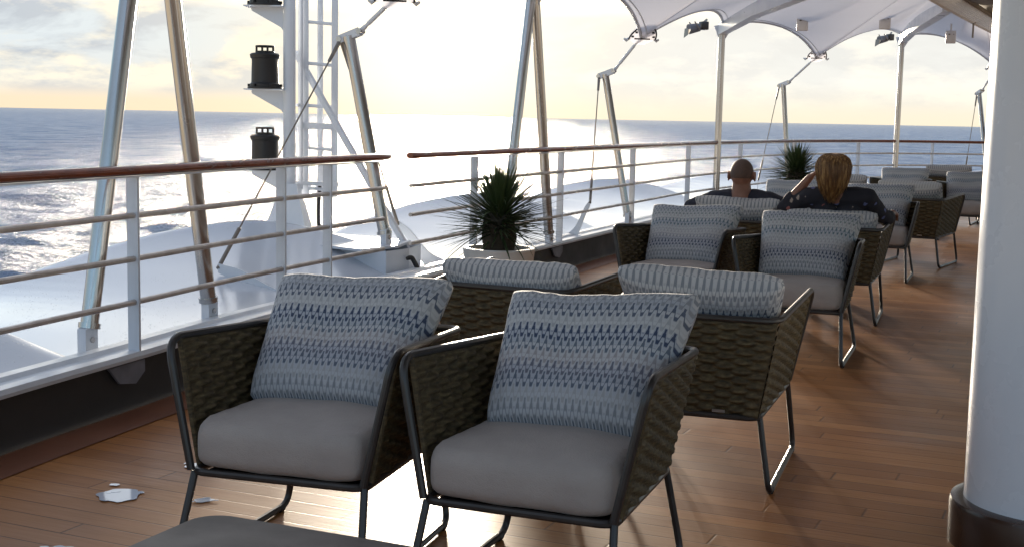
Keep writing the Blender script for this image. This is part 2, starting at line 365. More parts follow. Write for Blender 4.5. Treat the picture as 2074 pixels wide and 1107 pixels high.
# ------------------------------------------------------------------ sea
SEA_Z = -19.0
def sea():
    na, nr = 760, 520
    az = np.linspace(R(-62), R(62), na); rr = np.concatenate([[3.0], np.geomspace(40, 1300, nr - 24), np.geomspace(1450, 60000, 23)])
    A, D = np.meshgrid(az, rr); X = D * np.sin(A); Y = D * np.cos(A); Z = np.zeros_like(X)
    step = np.maximum(np.gradient(rr)[:, None], D * (az[1] - az[0]))
    for i in range(46):
        lam = 2.2 * 1.068 ** i * rng.uniform(.9, 1.1); k = 2 * np.pi / lam; th = R(205) + rng.normal(0, .55); amp = .0165 * lam ** .70 * (1 if lam < 6 else (6 / lam) ** .8)
        fade = np.clip((lam / step - 3) / 4, 0, 1)
        Z += amp * fade * np.sin(k * (X * np.cos(th) + Y * np.sin(th)) + rng.uniform(0, 6.28))
    Z = Z + .35 * np.maximum(Z, 0) ** 1.5
    v = np.stack([X, Y, Z], -1).reshape(-1, 3)
    j, i = np.meshgrid(np.arange(nr - 1), np.arange(na - 1), indexing='ij'); q = (j * na + i).ravel()
    f = np.stack([q, q + 1, q + na + 1, q + na], -1)
    me = bpy.data.meshes.new('sea'); me.vertices.add(len(v)); me.vertices.foreach_set('co', v.astype(np.float32).ravel())
    me.loops.add(f.size); me.loops.foreach_set('vertex_index', f.astype(np.int32).ravel()); me.polygons.add(len(f))
    me.polygons.foreach_set('loop_start', np.arange(0, f.size, 4, dtype=np.int32))
    me.update(calc_edges=True); me.polygons.foreach_set('use_smooth', [True] * len(f)); me.materials.append(M['sea'])
    o = bpy.data.objects.new('sea', me); C.objects.link(o); o.location = (0, 0, SEA_Z); structure(o)
sea()

# ------------------------------------------------------------------ rail line, deck, bulwark
RAIL = [(-4.6, -4.0), (-3.55, -.5), (-2.5, 2.9), (-1.92, 4.85), (-1.64, 5.72), (-1.31, 6.8), (-.80, 8.2), (-.27, 9.6), (.42, 11.3), (1.2, 13.25), (2.06, 15.4), (2.95, 17.2), (4.1, 19.2), (5.45, 20.7), (6.6, 21.4), (7.85, 21.8), (10.0, 22.1), (13.0, 22.2)]
rail_line = bez([(x, y, 0) for x, y in RAIL], 10)
cum = [0.0]
for a, b in zip(rail_line, rail_line[1:]): cum.append(cum[-1] + (b - a).length)
def rail_at(s):
    s = min(max(s, 0), cum[-1] - 1e-4); i = next(k for k in range(len(cum) - 1) if cum[k + 1] > s)
    t = (s - cum[i]) / (cum[i + 1] - cum[i]); p = rail_line[i].lerp(rail_line[i + 1], t)
    i0 = max(i - 2, 0); i1 = min(i + 3, len(rail_line) - 1)
    d = (rail_line[i1] - rail_line[i0]).normalized(); return p, d, Vector((-d.y, d.x, 0))      # point, along, outboard
def rail_s(x, y):
    best = (1e9, 0); P = Vector((x, y, 0))
    for k, (a, b) in enumerate(zip(rail_line, rail_line[1:])):
        d = b - a; t = min(max((P - a).dot(d) / d.length_squared, 0), 1); best = min(best, ((a + d * t - P).length, cum[k] + d.length * t))
    return best[1]
S_GRID = np.linspace(0, cum[-1] - .01, 240)
def strip(prof, s0=0, s1=None, n=None):
    """sweep a profile of (outboard offset, z) along the rail line"""
    s1 = s1 or cum[-1] - .01; n = n or max(2, int((s1 - s0) / .14)); v = []; f = []; m = len(prof)
    for s in np.linspace(s0, s1, n):
        p, d, o = rail_at(s)
        for off, z in prof: v.append((p + o * off) + Vector((0, 0, z)))
    for i in range(n - 1):
        for k in range(m - 1): f.append((i * m + k, i * m + k + 1, (i + 1) * m + k + 1, (i + 1) * m + k))
    return v, f
# deck: one sheet bounded by the rail line
dv = [p.copy() for p in (rail_at(s)[0] for s in S_GRID)]
poly = [tuple(p) for p in dv] + [(13.0, -4.0, 0)]
bm = bmesh.new(); fc = bm.faces.new([bm.verts.new(p) for p in poly]); bmesh.ops.triangulate(bm, faces=[fc])
me = bpy.data.meshes.new('deck_floor'); bm.to_mesh(me); bm.free(); me.materials.append(M['deck'])
o = bpy.data.objects.new('deck_floor', me); C.objects.link(o); structure(o)
if me.polygons[0].normal.z < 0: me.flip_normals()
o = MB().add(*strip([(-.002, .004), (-.21, .004)])).build('margin_plank', M['margin']); structure(o)
bul = thing('bulwark', 'low dark bulwark wall edging the deck below the railing', 'wall')
MB().add(*strip([(.02, .001), (.02, .215), (.20, .215), (.20, -.6)])).build('wall', M['dark_paint'], bul)
MB().add(*strip([(.02, .216), (-.012, .222), (-.018, .238), (-.012, .258), (.03, .262), (.045, .246), (.12, .246), (.135, .262), (.19, .262), (.205, .25), (.205, .216)])).build('capping_rail', M['rail_white'], bul)
structure(MB().add(*strip([(.21, -.1), (.24, -.9), (.3, -19.5)])).build('ship_hull', M['white_paint']))
POST_PX = [(-2.32, 3.5), (-1.64, 5.70), (-1.275, 7.04), (-1.085, 7.53), (-.30, 9.60), (.41, 11.3), (1.21, 13.3), (2.04, 15.4), (2.93, 17.3), (4.1, 19.2), (5.42, 20.68), (6.85, 21.5), (8.4, 21.9)]
for x, y in POST_PX:
    s = rail_s(x, y); p, d, on = rail_at(s)
    q = p - on * -.012
    MB().add(*plate_vf([q + d * -.22 + Vector((0, 0, .214)), q + d * -.14 + Vector((0, 0, .135)), q + d * -.02 + Vector((0, 0, .115)), q + d * .05 + Vector((0, 0, .16)), q + d * .05 + Vector((0, 0, .214))], -on, .012)).build('knee_plate', M['knee_grey'], bul, smooth=False)

# ------------------------------------------------------------------ railings
RAIL_Z = 1.052
def railing(label, s0, s1, posts):
    t = thing('deck_railing', label, 'railing', (0, 0, 0))
    n = max(6, int((s1 - s0) / .15)); pts = [rail_at(s)[0] + Vector((0, 0, RAIL_Z)) for s in np.linspace(s0, s1, n)]
    e0 = pts[0] + (pts[0] - pts[1]).normalized() * .012; e1 = pts[-1] + (pts[-1] - pts[-2]).normalized() * .012
    rad = [.026] + [.030] * n + [.026]
    MB().add(*tube_vf([e0] + pts + [e1], rad, 14, flat=.74)).build('handrail', M['wood_rail'], t)
    MB().add(*strip([(-.02, RAIL_Z - .0235), (.02, RAIL_Z - .0235), (.02, RAIL_Z - .030), (-.02, RAIL_Z - .030), (-.02, RAIL_Z - .0235)], s0 + .1, s1 - .1)).build('backing_bar', M['rail_white'], t)
    for z in (.475, .665, .855):
        pp = [rail_at(s)[0] + rail_at(s)[2] * .012 + Vector((0, 0, z)) for s in np.linspace(s0 + .03, s1 - .03, n)]
        MB().add(*tube_vf(pp, .0135, 10)).build('tube_rail', M['rail_tube'], t)
    for s, wd in posts:
        p, d, on = rail_at(s); q = p + on * .018
        a = q + Vector((0, 0, .255)) ; b = q + Vector((0, 0, RAIL_Z - .03))
        v, f = beam_vf(a, b, .056 * wd, .014, upv=d); MB().add(v, f).build('post', M['rail_white'], t, smooth=False)
sg0, sg1 = rail_s(-.80, 8.2) + .02, rail_s(-.80, 8.2) + .36
ps = [rail_s(x, y) for x, y in POST_PX]
railing('white railing with reddish wooden handrail, the near section left of the gap', 0, sg0, [(rail_s(-3.4, 0), 1)] + [(s, 1) for s in ps[:4]])
railing('white railing with long wooden handrail curving far behind the potted plants', sg1, cum[-1] - .05, [(s, 1) for s in ps[4:]] + [(rail_s(11, 22.1), 1)])

# ------------------------------------------------------------------ scalloped white shells outside the rail
VAL = [(-3.25, .4), (-1.66, 5.65), (-.40, 9.3), (1.15, 13.1), (2.75, 16.85), (5.6, 20.85), (9.6, 22.05)]
def interp(t, ks):
    c = KS.get(id(ks)) or KS.setdefault(id(ks), (ks, [(p.x, p.y) for p in bez([(a, b, 0) for a, b in ks], 16)]))
    xs = [p[0] for p in c[1]]; ys = [p[1] for p in c[1]]; return float(np.interp(t, xs, ys))
KS = {}
K_T = [(0, .75), (.15, 1.35), (.3, 1.65), (.5, 1.62), (.7, 1.42), (.85, 1.02), (.95, .50), (1, .12)]      # how far the roof reaches outboard
K_Z = [(0, .20), (.12, .21), (.3, .235), (.5, .38), (.7, .51), (.85, .56), (.95, .41), (1, .22)]            # height of its outer edge
SH_LAB = ['white wet shell hump outside the rail at the near left corner', 'white wet shell hump outside the rail carrying the ladder mast', 'white shell hump outside the rail behind the near potted plant', 'white shell hump outside the rail left of the bald man', 'white shell hump outside the rail behind the seated couple', 'far white shell hump outside the rail near the column']
for i in range(len(VAL) - 1):
    s0, s1 = rail_s(*VAL[i]) + .02, rail_s(*VAL[i + 1]) - .02; ns, ntt = 90, 40; v = []; f = []
    for a in range(ns + 1):
        q = a / ns; p, d, on = rail_at(s0 + (s1 - s0) * q)
        tm = max(.05, interp(q, K_T)); ze = interp(q, K_Z)
        for b_ in range(ntt + 1):
            if b_ <= 28:
                e = b_ / 28; t = .195 + tm * e; z = .205 + (ze - .205) * (e ** 1.25) + .05 * math.sin(math.pi * e) * math.sin(math.pi * q)
            else:                                                  # rolled edge, then the fascia drops away
                g_ = (b_ - 28) / 12
                if g_ <= .6: an = g_ / .6 * math.pi / 2; t = .195 + tm + .10 * math.sin(an); z = ze - .10 * (1 - math.cos(an))
                else: t = .195 + tm + .10; z = ze - .10 - (g_ - .6) / .4 * 1.6
            v.append(p + on * t + Vector((0, 0, z)))
    for a in range(ns):
        for b_ in range(ntt): k = a * (ntt + 1) + b_; f.append((k, k + ntt + 1, k + ntt + 2, k + 1))
    o = mesh_obj('shell_hump', v, f, M['lobe']); tag(o, SH_LAB[i], 'shell roof', 'white shell humps outside the rail')
    md = o.modifiers.new('s', 'SOLIDIFY'); md.thickness = .03; md.offset = -1

# ------------------------------------------------------------------ mast with lights
mast = thing('ladder_mast', 'tall white ladder mast with shelf brackets standing outside the rail', 'mast', (-1.585, 9.54, .41))
def mp_(px, z, d=9.6, dy=0.0):       # mast helper: lateral position from a sight line, at the mast's own depth
    return Vector(((px - 1037) / F * d + 1.585, d - 9.54 + dy, z - .41))
ml = lambda pts, r, nm, m='white_paint', n=12: MB().add(*tube_vf(pts, r, n)).build(nm, M[m], mast)
ml([mp_(583, .45), mp_(583, 4.2)], .045, 'column')
ml([mp_(601, .75, dy=.10), mp_(601, 4.2, dy=.10)], .018, 'conduit')
for px in (608, 668):
    MB().add(*beam_vf(mp_(px, .70, dy=.16), mp_(px, 4.2, dy=.16), .046, .03, upv=(0, 1, 0))).build('ladder_stile', M['white_paint'], mast, smooth=False)
ml([mp_(635, .70, dy=.24), mp_(635, 4.2, dy=.24)], .022, 'conduit')
for z in (.76, 1.06, 1.68, 1.98, 2.28, 2.58, 2.88): ml([mp_(608, z, dy=.16), mp_(668, z - .015, dy=.16)], .012, 'rung')
ml([mp_(596, 1.37, dy=.05), mp_(608, 1.37, dy=.16)], .012, 'rung')
ml([mp_(608, 1.37, dy=.16), mp_(668, 1.36, dy=.16)], .012, 'rung')
MB().add(*beam_vf(mp_(590, 1.225, dy=.14), mp_(676, 1.215, dy=.14), .05, .045)).build('tie_bar', M['white_paint'], mast, smooth=False)
MB().add(*beam_vf(mp_(590, .80, dy=.10), mp_(676, .79, dy=.16), .05, .03)).build('tie_bar', M['white_paint'], mast, smooth=False)
MB().add(*beam_vf(mp_(586, 1.76, dy=.2), mp_(835, .27, d=9.3, dy=.1), .04, .035)).build('brace', M['white_paint'], mast, smooth=False)
def frustum(a0, b0, z0, a1, b1, z1, d0, d1):
    v = [mp_(a0, z0, dy=-d0), mp_(b0, z0, dy=-d0), mp_(b0, z0, dy=d0), mp_(a0, z0, dy=d0), mp_(a1, z1, dy=-d1), mp_(b1, z1, dy=-d1), mp_(b1, z1, dy=d1), mp_(a1, z1, dy=d1)]
    return v, [(3, 2, 1, 0), (4, 5, 6, 7), (0, 1, 5, 4), (1, 2, 6, 5), (2, 3, 7, 6), (3, 0, 4, 7)]
MB().add(*frustum(533, 626, .412, 571, 600, .80, .16, .07)).build('pedestal', M['white_paint'], mast, smooth=False)
ml(fillet([mp_(636, .78, dy=.2), mp_(633, .60, dy=.2), mp_(634, .5, dy=.18), mp_(640, .41, dy=.16)], .1), .014, 'cable_sleeve', 'black_plastic')
LIGHT_LAB = ['black ship lantern on the mast, lowest one partly behind the handrail', 'black ship lantern on the mast shelf above the horizon, handle on top', 'black ship lantern cut by the top edge of the photo']
for k, z0 in enumerate((.885, 1.472, 2.065)):
    MB().add(*plate_vf([mp_(506, z0, dy=.0), mp_(570, z0, dy=.0), mp_(572, z0 - .17, dy=.0), mp_(566, z0 - .14, dy=.0), mp_(508, z0 - .025, dy=.0)], (0, 1, 0), .008)).build('shelf_bracket', M['white_paint'], mast, smooth=False)
    MB().add(*box_vf(*(mp_(535, z0 + .005) + Vector((0, 0, 0))), .28, .20, .008)).build('shelf', M['white_paint'], mast, smooth=False)
    c = mp_(534, z0 + .0095) + Vector((-1.585, 9.54, .41))
    lt = thing('ship_lantern', LIGHT_LAB[k], 'lantern', c, 0, 'black lanterns on the mast')
    MB().add(*lathe_vf([(0, 0), (.125, 0), (.125, .014), (.11, .016), (.11, .035), (.098, .045), (.094, .20), (.096, .215), (.104, .222), (.108, .245), (.098, .255), (.07, .26), (0, .262)], 28)).build('housing', M['black_plastic'], lt)
    MB().add(*lathe_vf([(.055, .26), (.068, .262), (.068, .272), (.055, .272), (.055, .26)], 24)).add(*tube_vf([(.062 * math.cos(a), .062 * math.sin(a), .305) for a in np.linspace(0, 6.283, 25)[:-1]], .007, 8, closed=True)).build('top_ring', M['black_plastic'], lt)
    for a in range(4): MB().add(*tube_vf([(.062 * math.cos(a * 1.571 + .5), .062 * math.sin(a * 1.571 + .5), z) for z in (.268, .303)], .008, 8)).build('handle_post', M['black_plastic'], lt)
    for a in range(6): MB().add(*lathe_vf([(0, .035), (.009, .035), (.009, .022), (.009, .016)], 8, (.118 * math.cos(a * 1.047), .118 * math.sin(a * 1.047), 0))).build('clamp_bolt', M['black_plastic'], lt)
# outrigger box that carries the mast
top = [(-2.12, 9.83), (-1.51, 10.01), (-.74, 9.47), (-.80, 9.08), (-1.02, 8.80), (-1.93, 9.46)]
foot = [(-2.0, 9.75), (-1.5, 9.9), (-.66, 9.42), (-.72, 9.1), (-.86, 8.86), (-1.80, 9.42)]
pl = thing('mast_platform', 'white box shaped outrigger platform under the mast, its end facing the rail', 'platform')
v, f = plate_vf([(x, y, .392) for x, y in top], (0, 0, 1), .018)
MB().add(v, f).build('top_plate', M['white_paint'], pl, smooth=False)
n_ = len(foot); v = [Vector((x, y, -.6)) for x, y in foot] + [Vector((x * .99 - .01, y, .391)) for x, y in foot]
MB().add(v, [(i, (i + 1) % n_, n_ + (i + 1) % n_, n_ + i) for i in range(n_)]).build('side_wall', M['white_paint'], pl, smooth=False)
MB().add(*tube_vf(fillet([(-.735, 9.03, .325), (-.70, 9.05, .335), (-.66, 9.06, .26), (-.645, 9.07, .20)], .05), [.012] + [.017] * 15, 8)).build('cable_sleeve', M['black_plastic'], pl)

# ------------------------------------------------------------------ poles, struts, canopy
def pole_bracket(p, on, d, parent):
    m = MB()
    for s in (-1, 1): m.add(*plate_vf([p + d * (-.045) + Vector((0, 0, -.06)), p + d * .045 + Vector((0, 0, -.06)), p + d * .045 + Vector((0, 0, .05)), p + Vector((0, 0, .075)), p + d * (-.045) + Vector((0, 0, .05))], on * s * 1.0, .022))
    m.build('foot_bracket', M['white_paint'], parent, smooth=False)
    MB().add(*tube_vf([p - on * .03 , p + on * .03], .014, 10)).build('pin', M['steel'], parent)
def steel_pole(a, b, parent, r=.040):
    a, b = Vector(a), Vector(b); u = (b - a).normalized()
    MB().add(*tube_vf([a + u * .06, b], r, 20)).build('pole', M['steel'], parent)
    MB().add(*tube_vf([a + u * .05, a + u * .075], r * 1.22, 20)).build('collar', M['steel'], parent)
def a_frame(pa, pb, apex, lab):
    t = thing('steel_pole_pair', lab, 'pole pair', tuple((Vector(pa) + Vector(pb)) / 2), 0, 'leaning steel pole pairs at the rail')
    c0 = t.location.copy()
    for p in (pa, pb):
        p = Vector(p); s = rail_s(p.x, p.y); _, d, on = rail_at(s); pole_bracket(p - c0, on, d, t); steel_pole(p - c0, Vector(apex) - c0 + (p - c0) * .03, t)
    MB().add(*tube_vf([Vector(apex) - c0 + Vector((0, 0, -.06)), Vector(apex) - c0 + Vector((0, 0, .05))], .055, 16)).build('head_joint', M['white_paint'], t)
A1 = (-1.713, 6.248, 2.60); A2 = (.128, 10.82, 2.40)
a_frame((-1.895, 5.781, .29), (-1.565, 6.715, .29), A1, 'pair of thick leaning steel poles nearest the camera at left')
a_frame((-.076, 10.524, .29), (.31, 11.119, .29), A2, 'pair of leaning steel poles rising behind the near potted plant')
V1 = (2.53, 16.37, 2.5); V2 = (6.15, 21.18, 2.72); V3 = (10.2, 22.35, 2.6)
for (x, y, z), lab in ((V1, 'upright steel pole just left of the bald man'), (V2, 'upright steel pole right of the blonde woman, farther along the rail')):
    t = thing('support_pole', lab, 'pole', (x, y, .25), 0, 'upright canopy poles')
    MB().add(*tube_vf([(0, 0, 0), (0, 0, z - .25 - .08)], .042, 20)).build('pole', M['steel'], t)
    for dx in (-.02, .02): MB().add(*plate_vf([(dx, -.05, z - .37), (dx, .05, z - .37), (dx, .05, z - .26), (dx, -.05, z - .26)], (1, 0, 0), .01)).build('head_lug', M['white_paint'], t, smooth=False)
    MB().add(*lathe_vf([(.08, 0), (.08, .012), (.05, .02)], 20)).build('foot_flange', M['white_paint'], t)
def strut(foot, topp, corner, cables, lab, r=.036, bar=.12):
    foot, topp, corner = Vector(foot), Vector(topp), Vector(corner)
    t = thing('canopy_strut', lab, 'strut', foot, 0, 'short leaning struts tying the canopy corners'); T = lambda p: Vector(p) - foot
    s = rail_s(foot.x, foot.y); _, d, on = rail_at(s)
    pole_bracket(T(foot) + Vector((0, 0, .03)), on, d, t); steel_pole(T(foot), T(topp), t, r)
    upd = (topp - foot).normalized(); inb = (corner - topp); inb.z = 0; inb.normalize()
    a = topp - inb * bar * .55 - Vector((0, 0, .02)); b = topp + inb * bar * .75 + Vector((0, 0, .035))
    for q in (-1, 1): MB().add(*beam_vf(T(a) + d * .022 * q, T(b) + d * .022 * q, .010, .055)).build('head_plate', M['rail_white'], t, smooth=False)
    for e in (a, b): MB().add(*tube_vf([T(e) - d * .035, T(e) + d * .035], .02, 12)).build('pin', M['steel'], t)
    u = (corner - b); L = u.length; u.normalize()
    MB().add(*tube_vf([T(b), T(b) + u * .05, T(b) + u * (L * .2), T(b) + u * (L * .25), T(b) + u * (L * .75), T(b) + u * (L * .8), T(corner)], [.018, .016, .011, .016, .016, .011, .016], 10)).build('turnbuckle', M['rail_white'], t)
    for e in cables:
        e = Vector(e); u = (e - a); L = u.length
        MB().add(*tube_vf([T(a), T(a) + u * (.10 / L), T(a) + u * (.22 / L), T(a) + u * (.23 / L), T(a) + u * (1 - .33 / L), T(a) + u * (1 - .32 / L), T(e)], [.016, .014, .012, .0055, .0055, .013, .013], 10)).build('cable', M['cable'], t)
        # fin on the shell that holds the cable
        se = rail_s(e.x, e.y); p, d2, on2 = rail_at(se); base = p + on2 * .2 + Vector((0, 0, .2))
        poly = bez([e + Vector((0, 0, .03)), e + (base - e) * .25 + Vector((0, 0, .04)), e + (base - e) * .62 + Vector((0, 0, .0)), base + Vector((0, 0, .05))], 4)
        low = bez([base - Vector((0, 0, .1)) , e + (base - e) * .62 - Vector((0, 0, .14)), e + (base - e) * .2 - Vector((0, 0, .05)), e - Vector((0, 0, .025))], 4)
        MB().add(*plate_vf([T(q_) for q_ in poly + low], d2, .012)).build('fin', M['white_paint'], t, smooth=False)
T0, T1, T2, T3 = (-.85, 9.13, 2.10), (1.23, 13.17, 2.12), (4.25, 18.8, 2.24), (7.92, 21.84, 2.28)
strut((-.89, 9.15, .43), (-1.17, 9.26, 1.85), T0, [(-1.80, 7.95, .36), (-.86, 9.75, .50)], 'leaning strut with cables on the mast platform', .044)
strut((1.165, 13.22, .29), (.90, 13.32, 1.76), T1, [(.70, 11.95, .55)], 'leaning strut with hanging cable right of the near potted plant')
strut((4.0, 19.02, .29), (3.87, 19.12, 1.86), T2, [(3.45, 18.5, .5)], 'leaning strut rising behind the far potted plant')
strut((7.93, 21.87, .29), (7.83, 22.32, 1.88), T3, [(7.55, 21.98, .5)], 'leaning strut farthest away beside the white column')

can = thing('tensile_canopy', 'white scalloped tensile canopy stretched overhead along the rail', 'canopy')
RING = {'A1': (-1.2, 2.3, 2.66), 'T0': (.1, 5.1, 2.66), 'A2': (1.05, 7.1, 2.66), 'T1': (2.0, 9.1, 2.68), 'V1': (3.0, 11.2, 2.68), 'T2': (4.0, 13.3, 2.70), 'V2': (4.9, 15.15, 2.70), 'T3': (6.4, 18.15, 2.70), 'V3': (8.2, 21.6, 2.70)}
seq = [('A1', A1), ('T0', T0), ('A2', A2), ('T1', T1), ('V1', V1), ('T2', T2), ('V2', V2), ('T3', T3), ('V3', V3)]
def ring_curve(a, b, t): return Vector(RING[a]).lerp(Vector(RING[b]), t)
for (na, a), (nb, b) in zip(seq, seq[1:]):
    a, b = Vector(a), Vector(b); n1, n2 = 26, 22; v = []; f = []
    mid = (a + b) / 2; inb = ring_curve(na, nb, .5) - mid; inb.z = 0; L = inb.length; inb.normalize(); bow = min(.62, .2 * (b - a).length)
    hi_first = a.z > b.z
    for i in range(n1 + 1):
        t = i / n1; e = a.lerp(b, t); tt = t if hi_first else 1 - t
        hi, lo = (a.z, b.z) if hi_first else (b.z, a.z)
        e.z = hi + (lo - hi) * (tt ** 1.7)                       # leaves the high point flat, dives to the tied corner
        e = e + inb * bow * 4 * t * (1 - t) + Vector((0, 0, .10 * 4 * t * (1 - t)))
        r = ring_curve(na, nb, t)
        for j in range(n2 + 1):
            q = j / n2; p = e.lerp(r, q); p.z += -.16 * math.sin(math.pi * q) * (1 - abs(2 * tt - 1)) + (.10 * math.sin(math.pi * q)) * (1 - tt); v.append(p)
    for i in range(n1):
        for j in range(n2): k = i * (n2 + 1) + j; f.append((k, k + n2 + 1, k + n2 + 2, k + 1))
    o = mesh_obj('membrane', v, f, M['membrane'], can)
    md = o.modifiers.new('s', 'SOLIDIFY'); md.thickness = .006
    edge = [v[i * (n2 + 1)] for i in range(n1 + 1)]
    MB().add(*tube_vf([p + inb * .02 for p in edge], .017, 8)).build('edge_rope', M['rail_white'], can)
    e2 = [Vector(v[i * (n2 + 1) + 1]).lerp(Vector(v[i * (n2 + 1) + 2]), .2) - Vector((0, 0, .009)) for i in range(n1 + 1)]
    MB().add(*tube_vf(e2, .006, 6)).build('seam', M['knee_grey'] if False else M['rail_white'], can)
for nm, p in seq:
    p = Vector(p); r = Vector(RING[nm])
    if nm[0] in 'AV':
        MB().add(*beam_vf(p + Vector((0, 0, -.06)), p.lerp(r, .3) + Vector((0, 0, .03)), .10, .14, .13, .20)).build('ridge_beam', M['white_paint'], can, smooth=False)
        MB().add(*beam_vf(p.lerp(r, .3) + Vector((0, 0, .03)), r + Vector((0, 0, -.02)), .13, .20, .12, .16)).build('ridge_beam', M['white_paint'], can, smooth=False)
        MB().add(*plate_vf([p + Vector((-.10, .01, -.02)), p + Vector((.16, -.02, .02)), p + Vector((.03, 0, -.2)), p + Vector((-.03, 0, -.2))], (0, 1, 0), .014)).build('gusset', M['white_paint'], can, smooth=False)
    else:
        ib = (r - p); ib.z = 0; ib.normalize(); sd_ = Vector((-ib.y, ib.x, 0)); cpts = []
        sl = (r.z - p.z) * .0 + .18
        def cp(x, y, dz=0): return p + sd_ * x + ib * y + Vector((0, 0, y * .60 + dz - .045))
        poly = [cp(.14 * math.cos(a), .05 + .20 * math.sin(a)) for a in np.linspace(0, math.pi, 16)]
        MB().add(*plate_vf(poly + [cp(-.05, -.03), cp(.05, -.03)], (0, 0, 1), .014)).build('corner_plate', M['membrane'], can, smooth=False)
        MB().add(*tube_vf([cp(.135 * math.cos(a), .05 + .195 * math.sin(a), -.004) for a in np.linspace(0, math.pi, 24)], .008, 6)).build('plate_edge', M['black_plastic'], can)
        for a in np.linspace(.25, math.pi - .25, 7): MB().add(*lathe_vf([(0, -.014), (.013, -.014), (.013, .004)], 8, cp(.11 * math.cos(a), .05 + .16 * math.sin(a)))).build('bolt', M['black_plastic'], can)
        MB().add(*tube_vf([cp(-.08, .06, -.006), cp(.08, .06, -.006)], .007, 6)).build('slot', M['black_plastic'], can)
        for s in (-1, 1): MB().add(*tube_vf([cp(.125 * s, .035, .015), cp(.155 * s, .025, .0), cp(.178 * s, .035, .01)], [.012, .017, .010], 8)).build('edge_clamp', M['rail_white'], can)
rp = bez([RING[n] for n, _ in seq], 10)
MB().add(*tube_vf([p + Vector((0, 0, -.03)) for p in rp], .038, 14)).build('edge_ring', M['membrane'], can)
# hanging fittings under the membrane
for (x, y, z) in ((3.35, 15.6, 2.47), (4.4, 15.9, 2.53), (5.85, 17.9, 2.50)):
    t = MB().add(*box_vf(0, 0, 0, .13, .05, .17, R(-24), .008)).add(*tube_vf([(0, 0, .08), (0, 0, .3)], .012, 8)).build('junction_box', M['white_plastic']); t.location = (x, y, z)
    tag(t, {3.35: 'small white box hanging under the canopy, leftmost of three', 4.4: 'small white box under the canopy cut by the top edge of the photo', 5.85: 'small white box under the canopy nearest the laced ring'}[x], 'junction box', 'white boxes under the canopy')
    for dx in (-.03, .03): MB().add(*lathe_vf([(0, 0), (.012, 0), (.012, .01)], 8, (dx, -.03, .03))).build('screw', M['black_plastic'], t)
for (p, lab) in ((V1, 'floodlight under the canopy beside the pole left of the bald man'), (V2, 'floodlight under the canopy beside the farther upright pole')):
    t = thing('floodlight', lab, 'floodlight', (p[0] - .30, p[1] - .25, p[2] - .06), R(20), 'canopy floodlights')
    MB().add(*tube_vf([(-.16, 0, -.03), (-.02, 0, 0)], [.062, .05], 16)).build('housing', M['knee_grey'], t)
    MB().add(*lathe_vf([(.058, 0), (.0, .0)], 16)).build('lens', M['lens'], t).matrix_local = Matrix.Translation((-.162, 0, -.03)) @ Matrix.Rotation(R(-80), 4, 'Y')
    MB().add(*box_vf(.04, 0, .02, .09, .11, .10, 0, .01)).build('gear_box', M['frame_metal'], t)
    MB().add(*tube_vf([(-.12, -.07, .06), (-.05, -.07, -.03), (-.05, .07, -.03), (-.12, .07, .06)], .009, 6)).build('yoke', M['cable'], t)
    MB().add(*plate_vf([(-.19, -.05, -.02), (-.19, .05, -.02), (-.20, .05, -.13), (-.20, -.05, -.10)], (1, 0, 0), .006)).build('visor', M['cable'], t, smooth=False)
    MB().add(*tube_vf([(.04, 0, .06), (.12, .08, .10)], .015, 8)).build('arm', M['cable'], t)
# inner laced cover over the seats
cov = thing('awning_cover', 'grey brown cloth awning laced to the ring above the seats', 'awning')
inner = [Vector(RING[n]) for n, _ in seq]; ins = Vector((.90, -.43, 0)); v = []; f = []; ii = bez([tuple(p) for p in inner], 8)
for p in ii:
    for j in range(24):
        q = j / 23; v.append(p + ins * (.20 + 7.5 * q) + Vector((0, 0, .04 - .03 * math.sin(p.y * 3 + j) + .35 * q - .12 * math.sin(q * math.pi * 5) ** 2)))
for i in range(len(ii) - 1):
    for j in range(23): k = i * 24 + j; f.append((k, k + 24, k + 25, k + 1))
o = mesh_obj('cloth', v, f, M['cover_cloth'], cov); md = o.modifiers.new('s', 'SOLIDIFY'); md.thickness = .008
lm = MB(); tot = 0
for p, q in zip(rp, rp[1:]):
    m_ = max(2, int((q - p).length / .13))
    for k in range(m_):
        c = p.lerp(q, k / m_); ds = (q - p).normalized()
        if c.y > 9: lm.add(*tube_vf([c + Vector((0, 0, -.08)), c + ins * .06 + Vector((0, 0, -.09)), c + ins * .22 + ds * .10 + Vector((0, 0, .01)), c + ins * .20 + ds * .13 + Vector((0, 0, .05))], .014, 6))
lm.build('lacing', M['pot'], cov)
MB().add(*tube_vf([p + ins * .22 + Vector((0, 0, .02)) for p in rp], .028, 8)).build('hem_rope', M['cover_cloth'], cov)
t = MB().add(*tube_vf([(0, 0, 0), (0, 0, -.20)], .012, 8)).add(*tube_vf([(0, 0, .06), (0, 0, -.02)], .03, 10)).build('hook_rod', M['cable']); t.location = (5.75, 16.75, 2.62)
tag(t, 'short thin metal rod hanging below the laced ring', 'rod')

# ------------------------------------------------------------------ white column
colm = thing('white_column', 'thick white round column with dark brown collar at its foot', 'column', (1.715, 4.02, 0))
MB().add(*lathe_vf([(.262, .12), (.262, 3.3)], 64)).build('shaft', M['column_white'], colm)
MB().add(*lathe_vf([(.305, .0), (.305, .128), (.300, .140), (.285, .144), (.262, .144)], 64)).build('collar', M['collar_brown'], colm)

